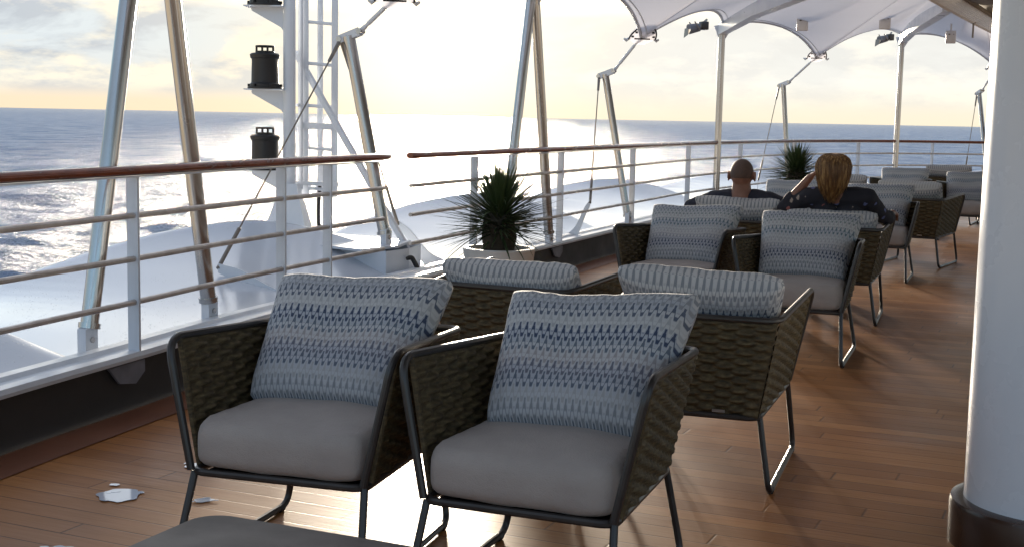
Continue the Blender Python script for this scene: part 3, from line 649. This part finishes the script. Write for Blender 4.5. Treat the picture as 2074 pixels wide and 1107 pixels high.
# ------------------------------------------------------------------ armchairs
def weave(q00, q10, q11, q01, nc, nr, amp, name, parent, cu=6, cv=5, out=1):
    """thick woven panel: rope rows passing in front of and behind upright canes"""
    q00, q10, q11, q01 = map(Vector, (q00, q10, q11, q01))
    nrm = (q10 - q00).cross(q01 - q00).normalized() * out; nu, nv = nc * cu, nr * cv; v = []; f = []
    for side in (1, -1):
        base = len(v)
        for j in range(nv + 1):
            row = min(j // cv, nr - 1); fr = j / cv - row
            for i in range(nu + 1):
                a, b = i / nu, j / nv; p = q00.lerp(q10, a).lerp(q01.lerp(q11, a), b)
                wv = math.sin(math.pi * a * nc + math.pi * (row % 2)); rnd = math.sqrt(max(0.0, 1 - (2 * fr - 1) ** 2))
                edge = min(1.0, i / cu, (nu - i) / cu, j / cv, (nv - j) / cv)
                v.append(p + nrm * (amp * wv * rnd * edge + side * (.0025 + .0045 * rnd) * edge))
        for j in range(nv):
            for i in range(nu):
                k = base + j * (nu + 1) + i; q = (k, k + 1, k + nu + 2, k + nu + 1); f.append(q if side * out > 0 else q[::-1])
    return mesh_obj(name, v, f, M['wicker'], parent)
def pillow(seed, parent, m):
    rg = random.Random(seed); nu, nv = 56, 44; v = []; f = []; uv = []
    bx, by, bz, tx, ty, tz = .245, .030, .430, .302, -.328, .782
    sag = rg.uniform(.004, .012); tw = rg.uniform(-.006, .010); ph = rg.uniform(0, 9)
    axis = Vector((0, ty - by, tz - bz)); L = axis.length; ax = axis.normalized(); nr_ = Vector((0, -ax.z * -1, 0)); nr_ = Vector((0, ax.z, -ax.y))
    for side in (1, -1):
        for j in range(nv + 1):
            b_ = -1 + 2 * j / nv
            for i in range(nu + 1):
                a = -1 + 2 * i / nu; h = (b_ + 1) / 2
                nq = max(1.0, (abs(a) ** 16 + abs(b_) ** 16) ** (1 / 16)); a0 = a; a = a / nq; h = (b_ / nq + 1) / 2; hw = bx + (tx - bx) * h; pin = 1 - .018 * (1 - b_ * b_); x = a * hw * pin
                y2 = L * (h + (.5 - h) * .05 * (1 - a * a)); y2 -= sag * (1 - a * a) * h * h * (1 + .5 * math.sin(a * 3 + ph)) + tw * a * h
                th = .088 * (max(0, 1 - abs(a0) ** 5) * max(0, 1 - abs(b_) ** 4.5)) ** .48; a = a0
                wr = .006 * noise.noise(Vector((a * 2.6 + ph, b_ * 2.2, side * 3))) + .0035 * noise.noise(Vector((a * 9, b_ * 5 + ph, side)))
                dip = .018 * math.exp(-((a - .1) ** 2 + (b_ + .05) ** 2) / .18) if side == 1 else 0
                p = Vector((x, by, bz)) + ax * y2 + nr_ * side * (max(0, th - dip * (th > .03)) + wr * (th > .01)); v.append(p); uv.append((i / nu, j / nv if side == 1 else j / nv * .98 + .01))
        base = (nu + 1) * (nv + 1) * (0 if side == 1 else 1)
        for j in range(nv):
            for i in range(nu):
                k = base + j * (nu + 1) + i; q = (k, k + 1, k + nu + 2, k + nu + 1); f.append(q[::-1] if side == 1 else q)
    return mesh_obj('back_cushion', v, f, m, parent, True, uv)
def seat_pad(parent):
    nx, ny, nz = 22, 20, 8; v = {}; V = []; Fc = []
    def shape(a, b, c):      # rounded cube -1..1
        e = 8.0
        n = (abs(a) ** e + abs(b) ** e + abs(c) ** 5.0) ** (1 / e); n = max(n, 1e-6)
        a, b, c = a / n, b / n, c / n
        hx = .272 + (.238 - .272) * ((1 - b) / 2); crown = .012 * (1 - a * a) * (1 - b * b)
        y = .045 + b * .325; x = a * hx
        z = .374 + c * .072 + (crown if c > 0 else 0) + .006 * noise.noise(Vector((a * 1.5, b * 1.7, c))) + .0035 * noise.noise(Vector((a * 3.0 + b * 2.2, b * 7.0, c)))
        if b > .55: z -= .010 * ((b - .55) / .45) ** 2 * (1 if c > 0 else .2)
        return (x, y, z)
    def vid(a, b, c):
        k = (round(a, 5), round(b, 5), round(c, 5))
        if k not in v: v[k] = len(V); V.append(shape(a, b, c))
        return v[k]
    def g(n): return [-1 + 2 * i / n for i in range(n + 1)]
    for s in (-1, 1):
        for A, B, fn in ((g(nx), g(ny), lambda p, q: (p, q, s)), (g(nx), g(nz), lambda p, q: (p, -s, q)), (g(ny), g(nz), lambda p, q: (s, p, q))):
            for i in range(len(A) - 1):
                for j in range(len(B) - 1):
                    q = [vid(*fn(A[i], B[j])), vid(*fn(A[i + 1], B[j])), vid(*fn(A[i + 1], B[j + 1])), vid(*fn(A[i], B[j + 1]))]
                    Fc.append(q if s == 1 else q[::-1])
    return mesh_obj('seat_cushion', V, Fc, M['seat_cloth'], parent)
def make_chair(label, seed, m):
    t = thing('armchair', label, 'armchair')
    zf, zr = .674, .635
    rim = fillet([(.265, .352, .300), (.345, .339, zf), (.301, -.36, zr), (-.301, -.36, zr), (-.345, .339, zf), (-.265, .352, .300)], [0, .075, .06, .06, .075, 0], 8)
    MB().add(*tube_vf(rim, .0115, 10)).build('arm_frame', M['frame_metal'], t)
    seat = fillet([(.265, .350, .294), (.236, -.314, .279), (-.236, -.314, .279), (-.265, .350, .294)], .05, 6, closed=True)
    MB().add(*tube_vf(seat, .0115, 10, closed=True)).build('seat_frame', M['frame_metal'], t)
    MB().add(*box_vf(0, .02, .288, .47, .60, .006)).build('seat_base', M['dark_paint'], t, smooth=False)
    for s in (-1, 1):
        leg = fillet([(s * .262, .335, .292), (s * .285, .425, .013), (s * .285, -.307, .013), (s * .238, -.275, .279)], [0, .055, .055, 0], 8)
        MB().add(*tube_vf(leg, .0110, 10)).build('sled_leg', M['frame_metal'], t)
        for y in (.36, -.25): MB().add(*tube_vf([(s * .285, y - .015, .011), (s * .285, y + .015, .011)], .0130, 8)).build('glide', M['black_plastic'], t)
        weave((s * .266, .300, .292), (s * .238, -.305, .279), (s * .303, -.348, zr - .006), (s * .338, .285, zf - .010), 10, 20, .0110, 'woven_side', t, 6, 4, out=-s)
    for s in (-1, 1): MB().add(*tube_vf([(s * .266, .300, .290), (s * .303, .293, .48), (s * .338, .286, zf - .008)], .0085, 8)).build('edge_binding', M['wicker'], t)
    weave((-.236, -.312, .279), (.236, -.312, .279), (.297, -.357, zr - .006), (-.297, -.357, zr - .006), 9, 20, .0115, 'woven_back', t, 6, 4, out=1)
    MB().add(*box_vf(.10, -.330, .300, .045, .004, .010)).build('metal_tag', M['steel'], t, smooth=False)
    seat_pad(t); pillow(seed, t, m); return t
GRP = 'woven armchairs in facing rows'
CH = [('A1', -.551, 3.902, -16.4, 1, 'front row woven armchair on the left, arm touching the bulwark side', 1, 0),
      ('A2', .150, 3.634, -21.3, 1, 'front row woven armchair on the right, the largest in view', 2, 0),
      ('B1', .096, 5.523, -25.6, -1, 'woven armchair seen from behind, its cushion top just below the near potted plant', 3, 0),
      ('B2', .749, 4.882, -18.5, -1, 'woven armchair seen from behind, its whole woven back and right sled leg showing', 1, 0),
      ('C1', 1.063, 8.099, -24.0, 1, 'armchair facing the camera in front of the bald man', 2, 1),
      ('C2', 1.661, 7.446, -20.1, 1, 'armchair facing the camera in front of the blonde woman', 3, 1),
      ('D1', 1.653, 9.291, -21.0, -1, 'armchair with the bald man sitting in it', 2, 0),
      ('D2', 2.210, 8.850, -18.9, -1, 'armchair with the blonde woman sitting in it', 1, 0),
      ('E1', 2.542, 12.014, -22.0, 1, 'armchair facing the camera with its cushion showing between the man and the woman', 2, 1),
      ('E2', 3.165, 11.314, -21.1, 1, 'armchair facing the camera just right of the blonde woman', 3, 1),
      ('F1', 3.513, 14.039, -25.0, -1, 'armchair mostly hidden behind the blonde head, cushion peeking beside it', 3, 0),
      ('F2', 3.860, 12.449, -31.2, -1, 'armchair seen from behind with woven right side lit, near the column', 1, 1),
      ('G1', 4.766, 16.073, -24.0, 1, 'far armchair facing the camera, left of the one beside the column', 3, 1),
      ('G2', 5.321, 15.288, -24.0, 1, 'far armchair facing the camera, half cut off by the white column', 2, 1),
      ('H1', 5.961, 17.790, -26.0, -1, 'farthest row armchair, only the top of its cushion showing', 1, 0),
      ('H2', 6.685, 17.859, -26.0, -1, 'farthest row armchair, a sliver of cushion at the column edge', 2, 0)]
protos = {}; chair_m = {}
for nm, x, y, yaw, face, lab, seed, pale in CH:
    key = (seed, pale)
    if key not in protos: t = protos[key] = make_chair(lab, seed, M['cushion_pale' if pale else 'cushion'])
    else: t = copy_tree(protos[key]); t['label'] = lab
    t['group'] = GRP; a = R(yaw) + (0 if face == 1 else math.pi)
    rg_ = random.Random(nm)
    for ch_ in t.children:
        if ch_.name.startswith('back_cushion'): ch_.rotation_euler = (0, R(rg_.uniform(-1.6, 1.6)), R(rg_.uniform(-2, 2))); ch_.location = (rg_.uniform(-.008, .012) - (.028 if nm == 'A2' else 0), rg_.uniform(-.01, .01), rg_.uniform(-.012, .006) - (.048 if nm == 'D2' else -.012 if nm == 'A2' else 0))
    t.location = (x, y, 0); t.rotation_euler = (0, 0, math.pi + a); chair_m[nm] = Matrix.Translation((x, y, 0)) @ Matrix.Rotation(math.pi + a, 4, 'Z')

# low table in the foreground
for ch_ in next(o_ for o_ in bpy.data.objects if o_.get('label', '').startswith('woven armchair seen from behind, its cushion top')).children:
    if ch_.name.startswith('back_cushion'): ch_.location = (.030, .0, -.055)
tb = thing('coffee_table', 'low dark square table with rounded corners in the foreground', 'table', (-.512, 2.452, 0), R(-23.5))
def rrect(hx, hy, r, n=8):
    return [(sx * (hx - r) + r * math.cos(a), sy * (hy - r) + r * math.sin(a)) for sx, sy, a0 in ((1, 1, 0), (-1, 1, 90), (-1, -1, 180), (1, -1, 270)) for a in (R(a0 + 90 * k / n) for k in range(n + 1))]
m_ = MB(); pr = [(0, .404), (.004, .400), (.004, .409), (.0, .413)]
outl = rrect(.325, .325, .07); rings = []
for ins_, z in ((.006, .395), (.0, .401), (.0, .409), (.006, .415)): rings.append([(x * (1 - ins_ / .33), y * (1 - ins_ / .33), z) for x, y in outl])
v = sum(rings, []); n_ = len(outl)
f = [tuple(range(n_))[::-1], tuple(range(3 * n_, 4 * n_))] + [(r_ * n_ + i, r_ * n_ + (i + 1) % n_, (r_ + 1) * n_ + (i + 1) % n_, (r_ + 1) * n_ + i) for r_ in range(3) for i in range(n_)]
MB().add(v, f).build('tabletop', M['table_top'], tb)
for s in (-1, 1):
    MB().add(*tube_vf(fillet([(s * .24, .24, .394), (s * .27, .27, .012), (s * .27, -.27, .012), (s * .24, -.24, .394)], .04), .011, 10)).build('sled_leg', M['frame_metal'], tb)

# ------------------------------------------------------------------ potted plants
def potted(label, loc, sc, seed):
    rg = random.Random(seed); t = thing('potted_plant', label, 'potted plant', loc, rg.uniform(0, 6), 'potted plants by the rail'); t.scale = (sc, sc, sc)
    MB().add(*lathe_vf([(0, .0), (.17, .0), (.18, .01), (.205, .20), (.232, .415), (.236, .43), (.228, .438), (.205, .438), (.196, .43), (.19, .39)], 48)).build('pot', M['pot'], t)
    v, f = lathe_vf([(.195, .395), (.12, .405), (.05, .412), (0, .413)], 24); MB().add([(a, b, c + .006 * math.sin(a * 90) * math.cos(b * 80)) for a, b, c in v], f).build('soil', M['soil'], t)
    MB().add(*tube_vf([(0, 0, .40), (.005, 0, .5), (0, .006, .62), (.004, 0, .70)], [.095, .115, .10, .05], 14)).build('trunk', M['trunk'], t)
    m_ = MB()
    for k in range(520):
        h = rg.random(); z0 = .53 + .20 * h; az = rg.uniform(0, 2 * math.pi)
        el = R(-8 + 92 * h ** 1.15 + rg.gauss(0, 9)); L = rg.uniform(.36, .54) * (1.0 - .36 * h) * rg.choice((1, 1, 1, .75)); wd = rg.uniform(.006, .0115)
        d = Vector((math.cos(az) * math.cos(el), math.sin(az) * math.cos(el), math.sin(el))); sd_ = Vector((-math.sin(az), math.cos(az), 0)); nn = d.cross(sd_)
        p = Vector((math.cos(az) * .03, math.sin(az) * .03, z0)); v = []; sg = 6; dr = rg.uniform(.0, .18) * L if rg.random() < .9 else rg.uniform(.3, .7) * L
        for i in range(sg + 1):
            q = i / sg; c = p + d * L * q + Vector((0, 0, -dr * q * q)); ww = wd * (1 - q ** 1.6) * (.6 + .4 * min(1, q * 5)) + .0004
            v += [c - sd_ * ww + nn * ww * .5, c, c + sd_ * ww + nn * ww * .5]
        f = []
        for i in range(sg):
            for j in range(2): a = i * 3 + j; f.append((a, a + 1, a + 4, a + 3))
        m_.add(v, f)
    m_.build('foliage', M['leaf'], t, sharp=0)
potted('spiky dark green plant in a white round pot beside the near railing', (-.09, 8.68, 0), 1.03, 3)
potted('spiky plant farther away between the bald man and the blonde woman', (3.66, 17.0, 0), 1.08, 5)

# ------------------------------------------------------------------ small wet patches on the planks, their sky reflection painted pale
wet = [((-1.33, 4.36), .085, .095, R(-25), 'larger pale wet patch on the planks at far left'), ((-1.17, 4.75), .040, .055, R(25), 'small wet patch on the planks left of the front left chair'),
       ((-1.03, 4.32), .040, .025, R(10), 'thin wet streak on the planks left of the front left chair leg'), ((-1.34, 3.80), .045, .03, R(5), 'pale wet streak at the lower left corner of the deck')]
for (x, y), a, b_, r_, lab in wet:
    m_ = MB(); rg = random.Random(int(x * 1000) + 7)
    for b2 in range(6):      # one main patch breaking up into slivers
        k2 = 1 if b2 == 0 else rg.uniform(.12, .42); ox, oy = (0, 0) if b2 == 0 else (rg.uniform(-1.3, 1.0) * a, rg.uniform(-1.1, 1.1) * b_)
        n_ = 36; v = []; sd2 = rg.uniform(0, 50)
        for k in range(n_):
            th = 2 * math.pi * k / n_; q = k2 * (.8 + .34 * noise.noise(Vector((math.cos(th) * 1.6 + sd2, math.sin(th) * 1.6, y))) + .05 * noise.noise(Vector((math.cos(th) * 5, math.sin(th) * 6, sd2))))
            px, py = a * math.cos(th) * q + ox, b_ * math.sin(th) * q * (1 if b2 == 0 else .7) + oy; v.append((px * math.cos(r_) - py * math.sin(r_), px * math.sin(r_) + py * math.cos(r_)))
        m_.add(*plate_vf([(p, q, .0002 * b2) for p, q in v], (0, 0, 1), .0012))
    o = m_.build('puddle', M['wet'], smooth=False); o.location = (x, y, .003); tag(o, lab, 'puddle', 'wet patches on the deck')

# ------------------------------------------------------------------ people
def capsule(m_, pts, rads, n=14, flat=1.0):
    m_.add(*tube_vf(pts, list(rads), n, flat=flat))
    for p, r in zip(pts, rads): m_.add(*sphere_vf(p, r, r, r, n, 8))
def remesh(name, m_, mt, parent, vox=.007, smooth=4):
    o = m_.build(name, mt, None, sharp=0)
    md = o.modifiers.new('r', 'REMESH'); md.mode = 'VOXEL'; md.voxel_size = vox; md.use_smooth_shade = True
    ms = o.modifiers.new('s', 'SMOOTH'); ms.iterations = smooth; ms.factor = .5
    dg = bpy.context.evaluated_depsgraph_get(); me = bpy.data.meshes.new_from_object(o.evaluated_get(dg)); old = o.data; o.modifiers.clear(); o.data = me; bpy.data.meshes.remove(old)
    me.polygons.foreach_set('use_smooth', [True] * len(me.polygons)); me.materials.clear(); me.materials.append(mt)
    if parent: o.parent = parent
    return o
def hand(m_, wrist, dirv, palm_n, curl=.5, sc=1.0):
    """palm, four bent fingers and a thumb"""
    d = Vector(dirv).normalized(); n = Vector(palm_n); n = (n - d * n.dot(d)).normalized(); s = d.cross(n); w_ = Vector(wrist)
    for k in (-1.5, -.5, .5, 1.5): capsule(m_, [w_ + s * k * .010 * sc, w_ + d * .085 * sc + s * k * .020 * sc], [.017 * sc, .013 * sc], 8)
    for k, L in ((-1.5, .062), (-.5, .075), (.5, .080), (1.5, .070)):
        b0 = w_ + d * .088 * sc + s * k * .0205 * sc; p = [b0]; a = 0
        for seg in (.45, .32, .23): a += curl * .75; p.append(p[-1] + (d * math.cos(a) + n * math.sin(a)) * L * seg * sc * 1.15)
        capsule(m_, p, [.0095 * sc, .009 * sc, .008 * sc, .0068 * sc], 8)
    b0 = w_ + d * .025 * sc + s * .030 * sc; capsule(m_, [b0, b0 + (d * .6 + s * .75 + n * .25) * .042 * sc, b0 + (d * 1.3 + s * .95 + n * .5) * .055 * sc], [.013 * sc, .0105 * sc, .008 * sc], 8)
def person(label, chair, spec, shirt_m, hair_fn, trouser_m):
    t = thing('person', label, 'person'); t.matrix_world = chair_m[chair]
    sp = {k: Vector(v) if isinstance(v, tuple) and not k.startswith('hd') else v for k, v in spec.items()}
    B = MB(); hip, chest, neck, head = sp['hip'], sp['chest'], sp['neck'], sp['head']; k = sp['k']
    # trunk
    for dx in (-1, 1): capsule(B, [hip + Vector((dx * .075, 0, 0)), hip.lerp(chest, .5) + Vector((dx * .06, 0, 0)), chest + Vector((dx * .075 * k, 0, 0)), chest.lerp(neck, .6) + Vector((dx * .07 * k, 0, -.01))], [.105, .095, .10 * k, .065 * k])
    capsule(B, [neck - Vector((0, 0, .05)), neck + Vector((0, .0, .02)), head + Vector((0, -.01, -.07))], [.070 * k, .064 * k, .060 * k])
    # head: skull, jaw, nose, ears, brow
    hs = sp['hs']; B.add(*sphere_vf(head + Vector((0, -.01, .012)), .081 * hs, .098 * hs, .102 * hs, 28, 20)); capsule(B, [head + Vector((0, .03, -.05)) * hs, head + Vector((0, .065, -.085)) * hs], [.058 * hs, .032 * hs])
    capsule(B, [head + Vector((0, .088, .015)) * hs, head + Vector((0, .107, -.022)) * hs], [.009, .014], 8)
    for dx in (-1, 1): capsule(B, [head + Vector((dx * .028, .088, -.058)) * hs * .6 + head * 0 + Vector((0, .035, -.022)), head + Vector((0, .092, -.055)) * hs], [.006, .008], 8) if False else None
    capsule(B, [head + Vector((-.02, .092, -.055)) * hs, head + Vector((.02, .092, -.055)) * hs], [.007, .007], 8)
    for dx in (-1, 1):
        ear = head + Vector((dx * .088, -.012, -.008)) * hs; pts = [ear + Vector((dx * .008, -.008 + .016 * math.cos(a), .030 * math.sin(a))) for a in np.linspace(-1.9, 3.6, 9)]
        capsule(B, pts, [.0075] * 9, 8); B.add(*sphere_vf(ear, .010, .014, .026, 10, 8))
    for s, nm in ((-1, 'l'), (1, 'r')):
        kn, an = sp['knee_' + nm], sp['ankle_' + nm]
        capsule(B, [hip + Vector((s * .09, .02, -.01)), hip.lerp(kn, .5) + Vector((s * .02, 0, 0)), kn], [.092 * k, .078 * k, .056 * k]); capsule(B, [kn, kn.lerp(an, .35) + Vector((0, -.015, 0)), an], [.054 * k, .056 * k, .036 * k])
        capsule(B, [an + Vector((0, -.02, -.03)), an + Vector((s * .01, .09, -.045)), an + Vector((s * .02, .17, -.055))], [.036, .032, .022])
        sh, el, wr = sp['sh_' + nm], sp['el_' + nm], sp['wr_' + nm]
        capsule(B, [sh, sh.lerp(el, .5), el], [.056 * k, .046 * k, .040 * k]); capsule(B, [el, el.lerp(wr, .3), wr], [.040 * k, .041 * k, .026 * k])
        capsule(B, [chest.lerp(neck, .55) + Vector((s * .09, 0, 0)), sh], [.065 * k, .058 * k])
        hd, hn = sp['hd_' + nm]; hand(B, wr, hd, hn, sp['curl_' + nm], .95)
    body = remesh('body', B, M['skin'], t, .0065, 5)
    for dx in (-1, 1): MB().add(*sphere_vf(head + Vector((dx * .030, .079, .012)) * hs, .011, .011, .011, 12, 8)).build('eye', M['white_plastic'], t)
    # shirt: follows trunk and sleeves, a little looser
    S = MB()
    for dx in (-1, 1): capsule(S, [hip + Vector((dx * .080, -.0, .02)), hip.lerp(chest, .5) + Vector((dx * .068, 0, 0)), chest + Vector((dx * .080 * k, 0, 0)), chest.lerp(neck, .66) + Vector((dx * .065 * k, 0, -.012))], [.113, .107, .113 * k, .074 * k])
    capsule(S, [chest.lerp(neck, .7) + Vector((-.05, 0, -.02)), chest.lerp(neck, .7) + Vector((.05, 0, -.02))], [.075 * k, .075 * k])
    for s, nm in ((-1, 'l'), (1, 'r')):
        sh, el, wr = sp['sh_' + nm], sp['el_' + nm], sp['wr_' + nm]; slv = sp['sleeve']
        capsule(S, [chest.lerp(neck, .6) + Vector((s * .085, 0, -.005)), sh], [.074 * k, .069 * k]); capsule(S, [sh, sh.lerp(el, .5), el], [.069 * k, .058 * k, .048 * k])
        if slv > 0: S.add(*tube_vf([el, el.lerp(wr, slv)], [.050 * k, .050 * k], 16))
    sh_o = remesh('shirt', S, shirt_m, t, .008, 3)
    for vtx in sh_o.data.vertices:
        c = vtx.co; d_ = .006 * noise.noise(Vector((c.x * 9, c.y * 9, c.z * 22))) + .004 * noise.noise(c * 30); vtx.co = c + vtx.normal * (d_ + .002)
    Tm = MB(); capsule(Tm, [hip + Vector((-.08, 0, -.01)), hip + Vector((.08, 0, -.01))], [.117, .117])
    for s, nm in ((-1, 'l'), (1, 'r')):
        kn, an = sp['knee_' + nm], sp['ankle_' + nm]; capsule(Tm, [hip + Vector((s * .09, .02, -.01)), hip.lerp(kn, .5) + Vector((s * .02, 0, 0)), kn], [.105 * k, .092 * k, .072 * k]); Tm.add(*tube_vf([kn, kn.lerp(an, .8)], [.070 * k, .062 * k], 16))
        capsule(Tm, [kn, kn + Vector((0, 0, -.01))], [.071 * k, .07 * k])
    remesh('trousers', Tm, trouser_m, t, .009, 3)
    for s, nm in ((-1, 'l'), (1, 'r')):
        an = sp['ankle_' + nm]; So = MB(); capsule(So, [an + Vector((0, -.03, -.066)), an + Vector((s * .01, .08, -.066)), an + Vector((s * .02, .18, -.066))], [.016, .016, .014], 10); So.add(*tube_vf([an + Vector((-.045, .09, -.05)), an + Vector((0, .09, -.005)), an + Vector((.055, .09, -.05))], .012, 8)); So.build('sandal', M['sandal'], t, sharp=0)
    hair_fn(t, head, hs)
def stubble(t, head, hs):
    v, f = sphere_vf(head + Vector((0, -.014, .014)), .0835 * hs, .1005 * hs, .1040 * hs, 40, 28); m_ = MB()
    keep = [q for q in f if all((v[i][2] - head.z) > -.028 + 1.1 * max(0, v[i][1] - head.y - .02) + (.03 if abs(v[i][0] - head.x) > .066 and abs(v[i][1] - head.y + .012) < .03 else 0) for i in q)]
    m_.add(v, keep).build('cropped_hair', M['stubble'], t, sharp=0)
def blonde(t, head, hs):
    nu, nv = 72, 40; v = []; f = []
    for j in range(nv + 1):
        q = j / nv; th = q * math.pi * .985
        for i in range(nu):
            a = 2 * math.pi * i / nu; cx, cy = math.cos(a), math.sin(a)
            rx = .112 * math.sin(th) ** .72; ry = .120 * math.sin(th) ** .72; z = .095 * math.cos(th) + .022
            if th > math.pi / 2: z = .022 - .225 * (-math.cos(th)) ** 1.1 * (1 if cy < .25 else .30) * (1 + .10 * noise.noise(Vector((cx * 4, cy * 4, 1)))); rx *= 1 - .46 * (-math.cos(th)) ** 1.5
            g = 1 + .05 * noise.noise(Vector((cx * 5, cy * 5, q * 7))) + .035 * math.sin(a * 17 + 2 * math.sin(q * 5)) + .03 * math.sin(a * 31 + q * 4) + .06 * noise.noise(Vector((cx * 2, cy * 2, q * 3)))
            if cy > .25: ry *= 1 - .32 * (cy - .25) * (1 if th < 1.25 else 1.6)
            v.append(head + Vector((rx * cx * g, ry * cy * g - .018, z + .006 * math.sin(a * 23)* (q > .8))))
    for j in range(nv):
        for i in range(nu): f.append((j * nu + i, (j + 1) * nu + i, (j + 1) * nu + (i + 1) % nu, j * nu + (i + 1) % nu))
    c0 = head + Vector((0, -.018, 0)); v = [c0 + (p - c0) * .985 for p in v]
    m_ = MB().add(v, f); rg = random.Random(4)
    for k in range(760):      # locks lying over the crown and falling to the nape, some loose
        a = rg.uniform(math.pi * .86, 2.14 * math.pi); rr = rg.uniform(.93, 1.05) if k % 6 else rg.uniform(1.02, 1.07); pts = []; ph = rg.uniform(0, 6.3); wv = rg.uniform(.001, .005); end = rg.uniform(.80, 1.0); drop = rg.uniform(.17, .25); tp = rg.uniform(.18, .55)
        for q in np.linspace(.03, end, 11):
            th = q * math.pi * .93; rx = .112 * max(0.02, math.sin(th)) ** .72 * rr; z = (.095 * math.cos(th) + .024) if th < math.pi / 2 else .022 - drop * (-math.cos(th)) ** 1.1
            kx = 1 - tp * max(0, -math.cos(th)) ** 1.5; aa = a + .12 * math.sin(q * 7 + ph)
            pts.append(head + Vector((rx * kx * math.cos(aa) + wv * math.sin(q * 19 + ph), rx * 1.07 * math.sin(aa) - .018, z + wv)))
        w0 = rg.uniform(.0011, .0030); m_.add(*tube_vf(pts, [w0 * .7] + [w0] * 6 + [w0 * .85, w0 * .65, w0 * .45, w0 * .2], 5))
    m_.build('hair', M['hair'], t, sharp=0)
man = dict(hip=(0, .10, .52), chest=(0, -.10, .70), neck=(0, -.185, .82), head=(.0, -.18, .945), k=1.08, hs=.96, sleeve=.12,
           knee_l=(-.14, .50, .50), ankle_l=(-.14, .56, .09), knee_r=(.15, .50, .50), ankle_r=(.15, .60, .09),
           sh_l=(-.20, -.15, .755), el_l=(-.385, -.05, .70), wr_l=(-.345, .18, .715), hd_l=((0, 1, -.1), (0, 0, -1)), curl_l=.5,
           sh_r=(.20, -.15, .755), el_r=(.385, -.05, .70), wr_r=(.345, .18, .715), hd_r=((0, 1, -.1), (0, 0, -1)), curl_r=.5)
person('bald man with cropped hair in a dark navy shirt seated facing the sea', 'D1', man, M['navy_cloth'], stubble, M['dark_trouser'])
wom = dict(hip=(0, .06, .52), chest=(0, -.13, .75), neck=(-.01, -.20, .89), head=(-.035, -.19, .995), k=.95, hs=.94, sleeve=.42,
           knee_l=(-.16, .48, .50), ankle_l=(-.20, .70, .09), knee_r=(.06, .50, .50), ankle_r=(-.02, .70, .09),
           sh_l=(-.185, -.17, .82), el_l=(-.36, -.10, .735), wr_l=(-.190, -.15, .955), hd_l=((.75, -.1, .65), (.65, 0, -.7)), curl_l=.7,
           sh_r=(.185, -.17, .83), el_r=(.305, -.03, .685), wr_r=(.335, .19, .715), hd_r=((0, 1, -.15), (0, 0, -1)), curl_r=.55)
person('blonde woman in a dark floral top seated with her left hand raised to her head', 'D2', wom, M['floral'], blonde, M['dark_trouser'])
